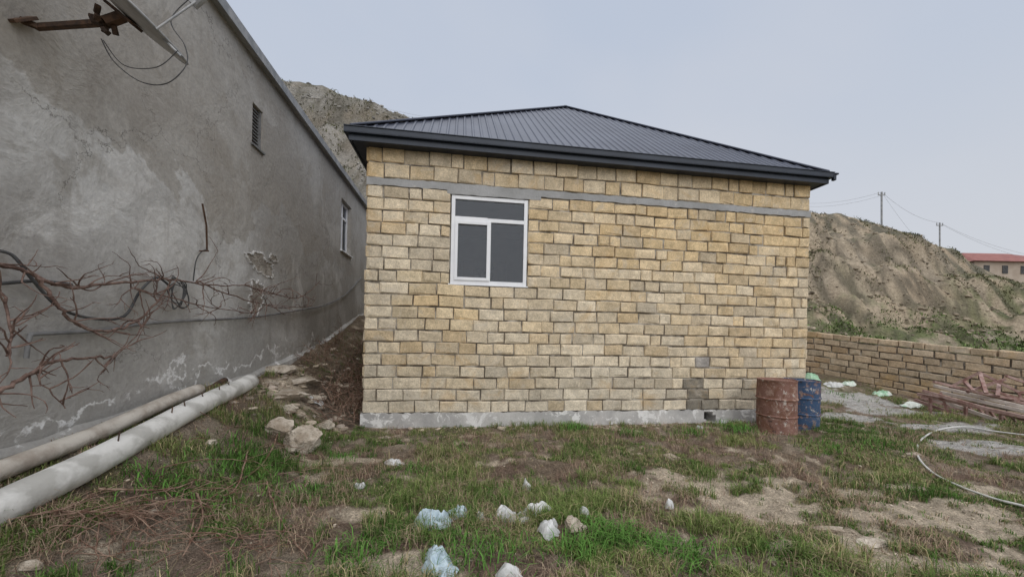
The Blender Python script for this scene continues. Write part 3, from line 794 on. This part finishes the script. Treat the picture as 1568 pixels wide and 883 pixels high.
iv1, if1 = ico(2)
def stones(name, pts, sizes, cols, mat, flat=.6, seed=0, jit_=.28, tmpl=None):
    tv, tf = tmpl or (iv1, if1)
    n = len(pts); r = np.random.RandomState(seed); nv = len(tv)
    sc = np.stack([sizes*r.uniform(.7, 1.4, n), sizes*r.uniform(.6, 1.1, n), sizes*flat*r.uniform(.6, 1.1, n)], -1)
    dirs = r.normal(0, 1, (n, 7, 3)); dirs /= np.linalg.norm(dirs, axis=-1, keepdims=True); dd = r.uniform(.4, .8, (n, 7))
    q = np.repeat(tv[None], n, 0)
    for i in range(7):
        e = (q*dirs[:, None, i]).sum(-1)-dd[:, None, i]; q = q-dirs[:, None, i]*np.maximum(e, 0)[..., None]
    q = q*(1+r.uniform(-jit_, jit_, (n, nv))*.4)[..., None]*1.25
    a = r.uniform(0, 6.28, n); v = q*sc[:, None]
    x = v[..., 0]*np.cos(a)[:, None]-v[..., 1]*np.sin(a)[:, None]; y = v[..., 0]*np.sin(a)[:, None]+v[..., 1]*np.cos(a)[:, None]
    v = np.stack([x, y, v[..., 2]], -1)+pts[:, None]
    f = (tf[None]+(np.arange(n)*nv)[:, None, None]).reshape(-1, 3)
    c = np.repeat(cols, nv, 0)
    mk(name, v.reshape(-1, 3), f, mat, cols=c)
ivs = ico(1)
def outside(X, Y, m=.05):
    s, t = to_st(X, Y)
    return ~((s > -m) & (s < LEN+m) & (t > -m) & (t < DEP+m)) & (s > NS+.08)
n = 11000; Yq = 1.3+nr.beta(1, 1.7, n)*10; Xq = nr.uniform(-1.35, 1.5, n)*Yq
sd_, gv_, g_, s_, t_ = masks(Xq, Yq)
keep = outside(Xq, Yq) & (nr.rand(n) < .16+.7*sd_+.8*gv_+.5*(s_ < -.2)*(t_ > -1.2)) & (Xq > -5) & (Xq < 12); Xq = Xq[keep]; Yq = Yq[keep]; n = len(Xq)
sz = .005+.026*nr.beta(1, 6, n); sz[nr.rand(n) < .02] *= 1.8
cc = np.array((.50, .42, .33))[None]*nr.uniform(.5, 1.2, (n, 1))+nr.uniform(-.01, .02, (n, 3))
stones('gravel', np.stack([Xq, Yq, ground(Xq, Yq)+sz*.15], -1), sz, cc, M_GRAVEL, .6, 2, tmpl=ivs)
n = 150; sq = -.1-1.3*nr.beta(1.5, 1.1, n); tq = -1.3+4.6*nr.beta(1.1, 1.8, n)
m2 = 90; sq = np.concatenate([sq, nr.uniform(0, 6.8, m2)]); tq = np.concatenate([tq, -.06-.35*nr.beta(1, 2.5, m2)]); n += m2
px_, py_, _ = hw(sq, tq, 0); sz = .02+.11*nr.beta(1, 4.5, n); sz[-m2:] = .018+.05*nr.beta(1, 3, m2)
cc = np.array((.52, .44, .345))[None]*nr.uniform(.45, 1.1, (n, 1))+nr.uniform(-.01, .02, (n, 1))*np.array([[0, 0, 1]])
stones('rubble_heap', np.stack([px_, py_, ground(px_, py_)+sz*.1], -1), sz, cc, M_GRAVEL, .5, 4)
n = 14000; Yq = nr.uniform(15, 31, n); Xq = nr.uniform(-.8, 1.6, n)*Yq; d_ = fbm(Xq*.4, Yq*.4, 90); keep = nr.rand(n) < sm(d_, .38, .62)*np.where(Xq < 0, 1.3, .8)+.10; Xq = Xq[keep]; Yq = Yq[keep]; n = len(Xq)
sz = .04+.25*nr.beta(1, 6, n); cc = np.where((Xq < 0)[:, None], np.array((.34, .325, .30))[None], np.array((.34, .285, .215))[None])*nr.uniform(.45, 1.3, (n, 1))
stones('hill_boulders', np.stack([Xq, Yq, ground(Xq, Yq)], -1), sz, cc, M_GRAVEL, .7, 3, tmpl=ivs)

# ================================================================== GRASS
def blades(name, X, Y, Hh, Wd, lean, cols, seed):
    r = np.random.RandomState(seed); n = len(X); Z = ground(X, Y)-.005
    a = r.uniform(0, 6.283, n); dxx, dyy = np.cos(a), np.sin(a); pa = a+1.57+r.uniform(-.5, .5, n); px, py = np.cos(pa)*Wd/2, np.sin(pa)*Wd/2
    m1 = lean*Hh*.30; m2 = lean*Hh
    v = np.zeros((n, 5, 3))
    v[:, 0] = np.stack([X-px, Y-py, Z], -1); v[:, 1] = np.stack([X+px, Y+py, Z], -1)
    v[:, 2] = np.stack([X+px*.8+dxx*m1, Y+py*.8+dyy*m1, Z+Hh*.6], -1); v[:, 3] = np.stack([X-px*.8+dxx*m1, Y-py*.8+dyy*m1, Z+Hh*.6], -1)
    v[:, 4] = np.stack([X+dxx*m2, Y+dyy*m2, Z+Hh*(1-.35*np.minimum(lean, 1.4))], -1)
    o = (np.arange(n)*5)[:, None]
    f = np.concatenate([o+np.array([[0, 1, 2]]), o+np.array([[0, 2, 3]]), o+np.array([[3, 2, 4]])], 0)
    mk(name, v.reshape(-1, 3), f, M_GRASS, cols=np.repeat(cols, 5, 0))
def tufts(nt_, mode, seed):
    r = np.random.RandomState(seed)
    Y = 1.15+r.beta(1.05, 1.9, nt_)*11; X = r.uniform(-1.5, 1.6, nt_)*Y
    sd_, gv_, g_, s_, t_ = masks(X, Y)
    if mode == 'green': pr = g_+.03*(1-sd_)
    else: pr = np.clip(.18+sm(fbm(X*2.4+5, Y*2.4, 101, 3), .42, .58)*.9, 0, 1)*(1-sd_*.96)*(1-gv_*.9)*(1-sm(Y, 9, 12)*.5)
    keep = outside(X, Y, .05) & (r.rand(nt_) < pr) & (X > -5) & (X < 13); return X[keep], Y[keep]
Xt, Yt = tufts(80000, 'green', 5); m = len(Xt); print('tufts', m)
per = 8; th = .022+.060*nr.beta(1.2, 3.2, m); tall = sm(fbm(Xt*1.3, Yt*1.3, 110, 3), .46, .62); th = th*(1+1.4*tall)
X = np.repeat(Xt, per)+nr.normal(0, .017, m*per); Y = np.repeat(Yt, per)+nr.normal(0, .017, m*per)
H = np.repeat(th, per)*nr.uniform(.6, 1.3, m*per)
g1 = np.array((.075, .15, .032)); g2 = np.array((.21, .26, .085)); g3 = np.array((.42, .35, .20))
mixv = np.repeat(np.clip(fbm(Xt*1.2+3, Yt*1.2, 120, 3)*2.6-.85+nr.normal(0, .25, m), 0, 1), per)[:, None]; cc = g1*(1-mixv)+g2*mixv
dry = (nr.rand(m*per) < .12+.28*np.repeat(fbm(Xt*1.7, Yt*1.7, 121, 2) > .52, per))[:, None]; cc = np.where(dry, g3*nr.uniform(.6, 1.1, (m*per, 1)), cc)*nr.uniform(.75, 1.25, (m*per, 1))
blades('grass', X, Y, H, .0035+.003*nr.rand(m*per), nr.uniform(.1, 1.3, m*per), cc, 6)
Xt, Yt = tufts(26000, 'dry', 9); m = len(Xt); per = 6; hb = sm(fbm(Xt*2.4+5, Yt*2.4, 101, 3), .42, .6)
X = np.repeat(Xt, per)+nr.normal(0, .022, m*per); Y = np.repeat(Yt, per)+nr.normal(0, .022, m*per)
H = nr.uniform(.02, .07, m*per)*(1+np.repeat(hb, per)*1.0); dc1 = np.array((.28, .17, .13)); dc2 = np.array((.48, .39, .27)); q = nr.rand(m*per, 1)
blades('dry_weeds', X, Y, H, .0022+.002*nr.rand(m*per), nr.uniform(.2, 1.8, m*per), (dc1*(1-q)+dc2*q)*nr.uniform(.6, 1.15, (m*per, 1)), 8)
def weed(px, py, R_, n, H_):
    c = G(px, py); r = np.random.RandomState(int(px)); X = c.x+r.normal(0, R_, n); Y = c.y+r.normal(0, R_*.8, n)
    return X, Y, H_*r.uniform(.5, 1.2, n)
WX = []; WY = []; WH = []
for (px, py, R_, n, H_) in [(940, 830, .12, 260, .16), (1010, 845, .12, 200, .14), (880, 850, .10, 160, .13), (385, 700, .14, 220, .13), (350, 720, .14, 200, .12), (460, 760, .14, 160, .11), (760, 765, .10, 120, .11), (300, 760, .15, 200, .12),
                            (640, 720, .12, 120, .1), (880, 660, .12, 200, .17), (960, 665, .12, 150, .12), (1130, 660, .18, 240, .16), (700, 690, .15, 120, .09), (1280, 690, .2, 180, .12), (1350, 680, .2, 140, .12), (1060, 665, .15, 120, .12),
                            (230, 740, .1, 140, .11), (410, 735, .12, 140, .12), (520, 700, .12, 110, .08), (850, 790, .1, 100, .1), (400, 600, .08, 60, .07), (1060, 860, .12, 160, .13), (1210, 850, .12, 110, .09), (620, 800, .1, 90, .09), (1290, 605, .2, 100, .1), (740, 850, .15, 200, .12), (540, 860, .15, 160, .12), (700, 830, .1, 100, .1)]:
    a_, b_, h_ = weed(px, py, R_, n, H_); WX.append(a_); WY.append(b_); WH.append(h_)
WX = np.concatenate(WX); WY = np.concatenate(WY); WH = np.concatenate(WH); ok = outside(WX, WY, .04); WX = WX[ok]; WY = WY[ok]; WH = WH[ok]; n = len(WX)
blades('leafy_weeds', WX, WY, WH, nr.uniform(.005, .010, n), nr.uniform(.3, 1.6, n), np.array((.08, .17, .036))*nr.uniform(.7, 1.8, (n, 1)), 12)
n = 9000; Yq = nr.uniform(13.6, 31, n); Xq = nr.uniform(-.8, 1.6, n)*Yq; d_ = fbm(Xq*.5+7, Yq*.5, 95); keep = nr.rand(n) < sm(d_+.12*(Yq < 20), .42, .6); Xq = Xq[keep]; Yq = Yq[keep]; n = len(Xq); per = 12
X = np.repeat(Xq, per)+nr.normal(0, .18, n*per); Y = np.repeat(Yq, per)+nr.normal(0, .18, n*per)
blades('hill_scrub', X, Y, nr.uniform(.05, .2, n*per), .03+.03*nr.rand(n*per), nr.uniform(.3, 1.6, n*per), (np.where((Yq < 21)[:, None], np.array((.13, .18, .065)), np.array((.15, .15, .08)))*nr.uniform(.5, 1.5, (n, 1))).repeat(per, 0), 15)

# ================================================================== VINES
def twig(start, d, length, r, wig=.35, out=None, depth=0, grav=0):
    pts = [Vector(start)]; d = Vector(d).normalized(); n = max(4, int(length/.035)); st = length/n
    for i in range(n):
        d = (d+Vector((rng.gauss(0, wig), rng.gauss(0, wig), rng.gauss(0, wig)))*.55+Vector((0, 0, grav))).normalized(); pts.append(pts[-1]+d*st)
        if depth < 2 and rng.random() < .20:
            dd = (d+Vector((rng.gauss(0, .8), rng.gauss(0, .8), rng.gauss(0, .8)))).normalized(); twig(pts[-1], dd, length*rng.uniform(.25, .5), r*.6, wig, out, depth+1, grav)
    out.append((pts, (r, r*.35)))
wallx = Vector((E2[0], E2[1], 0)); walln = Vector((E1[0], E1[1], 0))
def vine(name, paths, ntw, tl, seed):
    rng.seed(seed); out = []
    for (pp, r) in paths:
        pts = smoothpts(pp, 6, .006); out.append((pts, r))
        for _ in range(ntw):
            q = rng.choice(pts); dd = wallx*rng.uniform(-1, 1)+Vector((0, 0, rng.uniform(-.5, .8)))+walln*rng.uniform(-.05, .5)
            twig(q, dd, rng.uniform(.12, tl), .006, .3, out, 0, -.01)
    tubes(name, out, M_WOOD, res=1)
vine('grape_vine', [([WP(-40, 395, 2.85), WP(30, 412, 2.85), WP(75, 432, 2.8), WP(120, 440, 2.8), WP(200, 432, 2.8), WP(260, 428, 2.8), WP(330, 437, 2.85), WP(375, 436, 2.9)], (.015, .007)),
                    ([WP(60, 425, 2.8), WP(90, 470, 2.75), WP(125, 500, 2.75), WP(180, 505, 2.75), WP(235, 470, 2.8), WP(262, 428, 2.85)], (.012, .007)),
                    ([WP(0, 440, 2.9), WP(14, 500, 2.8), WP(10, 545, 2.7)], (.009, .005))], 14, .36, 5)
vine('grape_vine', [([WP(-60, 625, 2.6), WP(0, 600, 2.6), WP(45, 572, 2.6), WP(85, 552, 2.6), WP(135, 548, 2.65), WP(170, 545, 2.7)], (.015, .007)),
                    ([WP(65, 555, 2.6), WP(62, 580, 2.55), WP(100, 625, 2.5)], (.006, .003)), ([WP(200, 490, 2.8), WP(215, 505, 2.75), WP(160, 560, 2.7)], (.006, .003))], 8, .33, 9)
vine('grape_vine', [([WP(375, 436, 2.9), WP(420, 450, 2.85), WP(460, 455, 2.85), WP(490, 430, 2.9)], (.010, .006)), ([WP(300, 430, 2.9), WP(350, 450, 2.85), WP(420, 470, 2.85), WP(470, 470, 2.85)], (.009, .006)), ([WP(200, 440, 2.9), WP(260, 455, 2.85), WP(320, 470, 2.85), WP(390, 480, 2.88)], (.008, .005))], 20, .5, 12)
rng.seed(21); out = []
for i in range(240):
    px = rng.uniform(60, 480); py = rng.uniform(700, 880) if rng.random() < .8 else rng.uniform(600, 700)
    if px < 240 and py < 800-.2*px: py = 800
    g0 = G(px, py, rng.uniform(.01, .07)); a = rng.uniform(0, 6.28)
    pts = [g0]; L_ = rng.uniform(.15, .6); n = 9; st = L_/n; sl = rng.uniform(-.02, .3)
    for k_ in range(n):
        a += rng.gauss(0, .25); q = pts[-1]+Vector((math.cos(a)*st, math.sin(a)*st, 0)); s_, t_ = to_st(q.x, q.y)
        if s_ < NS+.05: break
        q.z = max(gz(q.x, q.y)+.008, pts[-1].z+sl*st+rng.gauss(0, .006)-.004*k_); pts.append(q)
    if len(pts) > 2: r = rng.uniform(.0015, .0042); out.append((pts, (r, r*.5)))
for pp in ([(425, 672), (400, 720), (330, 770), (300, 800), (290, 845)], [(408, 745), (425, 800), (470, 870)], [(150, 762), (260, 760), (300, 748)], [(300, 765), (310, 800), (280, 865)], [(380, 700), (360, 760), (330, 770)]):
    out.append((smoothpts([G(a_, b_, .05) for a_, b_ in pp], 6, .004), (.008, .005)))
tubes('vine_prunings', out, M_DRYTWIG, res=1)
rng.seed(31); out = []
for i in range(420):
    t0_ = rng.uniform(-.15, 3.2); s0_ = -rng.uniform(.05, .7)
    if rng.random() < .25: s0_ = -rng.uniform(.6, 1.4); t0_ = rng.uniform(1.2, 3.5)
    x_, y_, _ = hw(s0_, t0_, 0); g0 = Vector((x_, y_, gz(x_, y_)+rng.uniform(0, .14)))
    twig(g0, (rng.uniform(-1, .5), rng.uniform(-.6, .6), rng.uniform(.1, .9)), rng.uniform(.15, .5), .006, .3, out, 1, -.04)
tubes('brush_pile', out, M_DRYTWIG, res=1)

# ================================================================== LITTER
def crumple(name, c, sx, sy, h, mat, seed, rot=0):
    n = 70; Q = []
    for i in range(n+1):
        for j in range(n+1):
            u = i/n*2-1; v = j/n*2-1; a = math.atan2(v, u); rad = max(abs(u), abs(v))
            sh = .82+.36*mnoise.noise(Vector((math.cos(a)*1.3, math.sin(a)*1.3, seed*3.1)))+.12*mnoise.noise(Vector((math.cos(a)*4, math.sin(a)*4, seed+3)))
            x = rad*math.cos(a)*sh*sx; y = rad*math.sin(a)*sh*sy
            q = Vector((x*11, y*11, seed*1.7)); q = q+mnoise.noise_vector(q*.6)*1.1
            r1 = 1-min(1, abs(mnoise.noise(q*.9))*2.6); r2 = 1-min(1, abs(mnoise.noise(q*2.3+Vector((4, 1, 0))))*2.6)
            dome = (1-rad**3)
            z = h*dome*(.35+.30*(mnoise.noise(q*.4)+.5)+.34*r1+.13*r2)+.008+.010*r1
            Q.append((c[0]+x*math.cos(rot)-y*math.sin(rot), c[1]+x*math.sin(rot)+y*math.cos(rot), z))
    Q = np.array(Q); Q[:, 2] += ground(Q[:, 0], Q[:, 1])
    ii = np.arange((n+1)**2).reshape(n+1, n+1); Fs = np.stack([ii[:-1, :-1], ii[1:, :-1], ii[1:, 1:], ii[:-1, 1:]], -1).reshape(-1, 4)
    return mk(name, Q, Fs, mat, smooth=True)
def bag(px, py, sx, sy, h, mat, seed, rot=0, name='plastic_bag'): g_ = G(px, py); crumple(name, g_, sx, sy, h, mat, seed, rot)
bag(662, 806, .21, .15, .11, M_BAG_B, 1, -.15); bag(700, 790, .12, .08, .09, M_BAG_B, 21, .4); bag(672, 875, .13, .19, .09, M_BAG_B, 2, .5)
bag(772, 796, .12, .09, .09, M_BAG_W, 3, .3); bag(822, 788, .16, .08, .09, M_BAG_W, 4, .1); bag(840, 812, .12, .10, .08, M_BAG_W, 5, 1); bag(800, 800, .09, .07, .05, M_BAG_W, 31)
bag(806, 752, .06, .045, .11, M_BAG_W, 6); bag(606, 712, .17, .07, .05, M_BAG_W, 7); bag(738, 795, .07, .06, .05, M_BAG_W, 8); bag(780, 882, .10, .06, .06, M_BAG_W, 9)
bag(1395, 622, .42, .16, .10, M_BAG_G, 10, .2); bag(1350, 606, .3, .12, .12, M_BAG_G, 11); bag(1275, 592, .25, .16, .13, M_BAG_W, 12); bag(1243, 583, .25, .2, .22, M_BAG_G, 13); bag(1300, 590, .2, .15, .1, M_BAG_G, 14)
bag(485, 615, .12, .08, .06, M_BAG_W, 15); bag(1025, 780, .05, .04, .08, M_BAG_W, 18); bag(1105, 648, .10, .05, .05, M_BAG_W, 20)
bag(895, 790, .05, .05, .05, M_BAG_W, 19); bag(550, 748, .07, .04, .04, M_BAG_W, 33)
hp = [(1640, 800), (1568, 782), (1520, 768), (1470, 748), (1430, 728), (1408, 706), (1404, 688), (1415, 672), (1440, 660), (1475, 656), (1520, 662), (1600, 672)]
tubes('garden_hose', [(smoothpts([G(a_, b_, .025) for a_, b_ in hp], 7), .012)], M_HOSE)
# scrap steel
b = MB(); b2 = MB()
for i, (p, q) in enumerate([((1413, 598), (1640, 662)), ((1420, 606), (1640, 682)), ((1405, 603), (1600, 645)), ((1440, 600), (1660, 650)), ((1400, 612), (1620, 688)), ((1430, 590), (1640, 640)), ((1410, 608), (1640, 674))]):
    (b2 if i % 2 else b).beam(P(p[0], p[1], 7.9+i*.07), P(q[0], q[1], 6.3+i*.09), .06, .06)
for i in range(10):
    x0 = 1425+i*18; p_ = P(x0, 600+i*5.6, 7.9-.15*i); b.beam(p_, P(x0+12, 612+i*6.4, 7.95-.15*i), .035, .035)
    if i % 3 == 0: b.beam(p_, (p_.x, p_.y, gz(p_.x, p_.y)-.05), .04, .04)
for (p, q) in [((1455, 592), (1500, 570)), ((1500, 570), (1560, 600)), ((1455, 592), (1560, 612)), ((1500, 570), (1510, 602)), ((1475, 582), (1490, 598)), ((1530, 585), (1528, 606)), ((1560, 600), (1650, 605)), ((1520, 598), (1660, 640)), ((1430, 584), (1600, 625)), ((1540, 575), (1640, 610)), ((1480, 600), (1540, 580))]:
    b.beam(P(p[0], p[1], 7.7), P(q[0], q[1], 7.4), .055, .045)
for px_ in (1440, 1500, 1560):
    p_ = P(px_, 600, 7.7); b.beam(p_, (p_.x+.1, p_.y-.1, gz(p_.x, p_.y)-.05), .04, .04)
sc = empty('scrap_steel_trusses'); b.make('trusses', M_STEEL, sc); b2.make('bars', M_STEEL2, sc)

# ================================================================== POLES, WIRES, FAR HOUSE
def pole(px, pyb, pyt, Y, name='utility_pole', r=.07, cross=True):
    a = P(px, pyb, Y); bb = P(px-1, pyt, Y); a.z -= 2.5
    m = MB(); m.cyl(a, bb, r, 10)
    if cross:
        m.beam(bb+Vector((-.3, 0, -.25)), bb+Vector((.3, 0, -.25)), .06, .06)
        for q in (-.27, 0, .27): m.cyl(bb+Vector((q, 0, -.2)), bb+Vector((q, 0, -.02)), .035, 8)
    m.make(name, M_GREYMETAL); return bb
t1_ = pole(1351, 333, 294, 31); t2_ = pole(1440, 372, 341, 34, r=.06)
pole(543, 172, 146, 31, 'fence_post', .035, False); pole(567, 176, 153, 31, 'fence_post', .035, False)
def wire(p, q, sag, r=.008):
    return ([Vector(p).lerp(Vector(q), i/16)-Vector((0, 0, sag*4*(i/16)*(1-i/16))) for i in range(17)], r)
wl2 = [wire(t1_, P(1180, 302, 40), .8), wire(t1_+Vector((.3, 0, -.2)), P(1180, 308, 40), .8), wire(t1_, t2_, .5), wire(t2_, P(1640, 400, 30), .6), wire(t2_+Vector((.3, 0, -.2)), P(1640, 408, 30), .6), wire(t1_, P(1400, 362, 27), .1),
       wire(P(395, 118, 24), P(680, 188, 42), .3), wire(P(395, 123, 24), P(680, 193, 42), .3), wire(P(395, 112, 24), P(680, 184, 42), .3)]
tubes('power_lines', wl2, M_GREYMETAL, res=1)
fh = empty('distant_house'); c0 = P(1470, 424, 60); zt = P(1500, 400, 60).z
b = MB(); idf = lambda x, y, z: (x, y, z); fx0 = P(1492, 410, 60).x; fx1 = fx0+16
b.box(fx0, fx1, 60, 70, c0.z-7, zt, idf); b.make('walls', M_FARWALL, fh)
b = MB(); e = .6; zr_ = P(1520, 386, 62).z; A0 = (fx0-e, 59.4, zt); A1 = (fx1+e, 59.4, zt); A2 = (fx1+e, 70.6, zt); A3 = (fx0-e, 70.6, zt); B0 = (fx0+4, 65, zr_+.5); B1 = (fx1-4, 65, zr_+.5)
b.poly([A0, A1, B1, B0]); b.poly([A1, A2, B1]); b.poly([A2, A3, B0, B1]); b.poly([A3, A0, B0]); b.poly([A0, A3, A2, A1]); b.make('roof', M_BROWNROOF, fh)
b = MB()
for i in range(5): b.box(fx0+1.5+i*3, fx0+2.4+i*3, 59.93, 59.99, zt-1.9, zt-.6, idf)
b.make('windows', M_CABLE, fh)
# ================================================================== WORLD, SUN, CAMERA
w = bpy.data.worlds.new('World'); scene.world = w; w.use_nodes = True; nt = w.node_tree; bg = nt.nodes['Background']
SE = math.radians(42); SAZ = math.radians(165)
sky = nt.nodes.new('ShaderNodeTexSky'); sky.sky_type = 'NISHITA'; sky.sun_disc = False; sky.sun_elevation = SE; sky.sun_rotation = SAZ; sky.dust_density = 6; sky.air_density = 1.2
hs = nt.nodes.new('ShaderNodeHueSaturation'); hs.inputs['Saturation'].default_value = .35; nt.links.new(sky.outputs[0], hs.inputs['Color'])
tc = nt.nodes.new('ShaderNodeTexCoord')
mp = N(nt, 'ShaderNodeMapping'); mp.inputs['Scale'].default_value = (1, 1, 2.2); nt.links.new(tc.outputs['Generated'], mp.inputs['Vector'])
cn = noise(nt, 1.1, 4, .45, .2, mp.outputs[0])
sx = nt.nodes.new('ShaderNodeSeparateXYZ'); nt.links.new(tc.outputs['Generated'], sx.inputs[0])
elev = ramp(nt, sx.outputs['Z'], .0, .65)
base = mixc(nt, elev, (6.7, 6.95, 7.4), (5.4, 6.1, 7.4))
cl = mixc(nt, ramp(nt, cn, .35, .68, 0, .6), base, (6.8, 7.0, 7.6))
cl = mixc(nt, ramp(nt, sx.outputs['Z'], .70, .92), cl, (15, 15.2, 15.8))
fin = mixc(nt, .88, hs.outputs[0], cl)
nt.links.new(fin, bg.inputs['Color']); bg.inputs['Strength'].default_value = .1
sl = bpy.data.lights.new('sun', 'SUN'); sl.energy = 1.35; sl.angle = math.radians(80); sl.color = (1, .97, .93)
so = bpy.data.objects.new('sun', sl); COL.objects.link(so)
dirv = Vector((math.sin(SAZ)*math.cos(SE), math.cos(SAZ)*math.cos(SE), math.sin(SE)))
so.rotation_euler = dirv.to_track_quat('Z', 'Y').to_euler()
cam = bpy.data.cameras.new('camera'); co = bpy.data.objects.new('camera', cam); COL.objects.link(co)
cam.sensor_width = 36; cam.lens = F/1568*36; cam.shift_y = 67.5/1568; cam.clip_end = 2000; cam.clip_start = .05
cr, sr = math.cos(ROLL), math.sin(ROLL)
co.matrix_world = Matrix(((cr, -sr, 0, 0), (0, 0, -1, 0), (sr, cr, 0, CAMZ), (0, 0, 0, 1)))
scene.camera = co
scene.view_settings.view_transform = 'Standard'; scene.view_settings.look = 'None'; scene.view_settings.exposure = 0
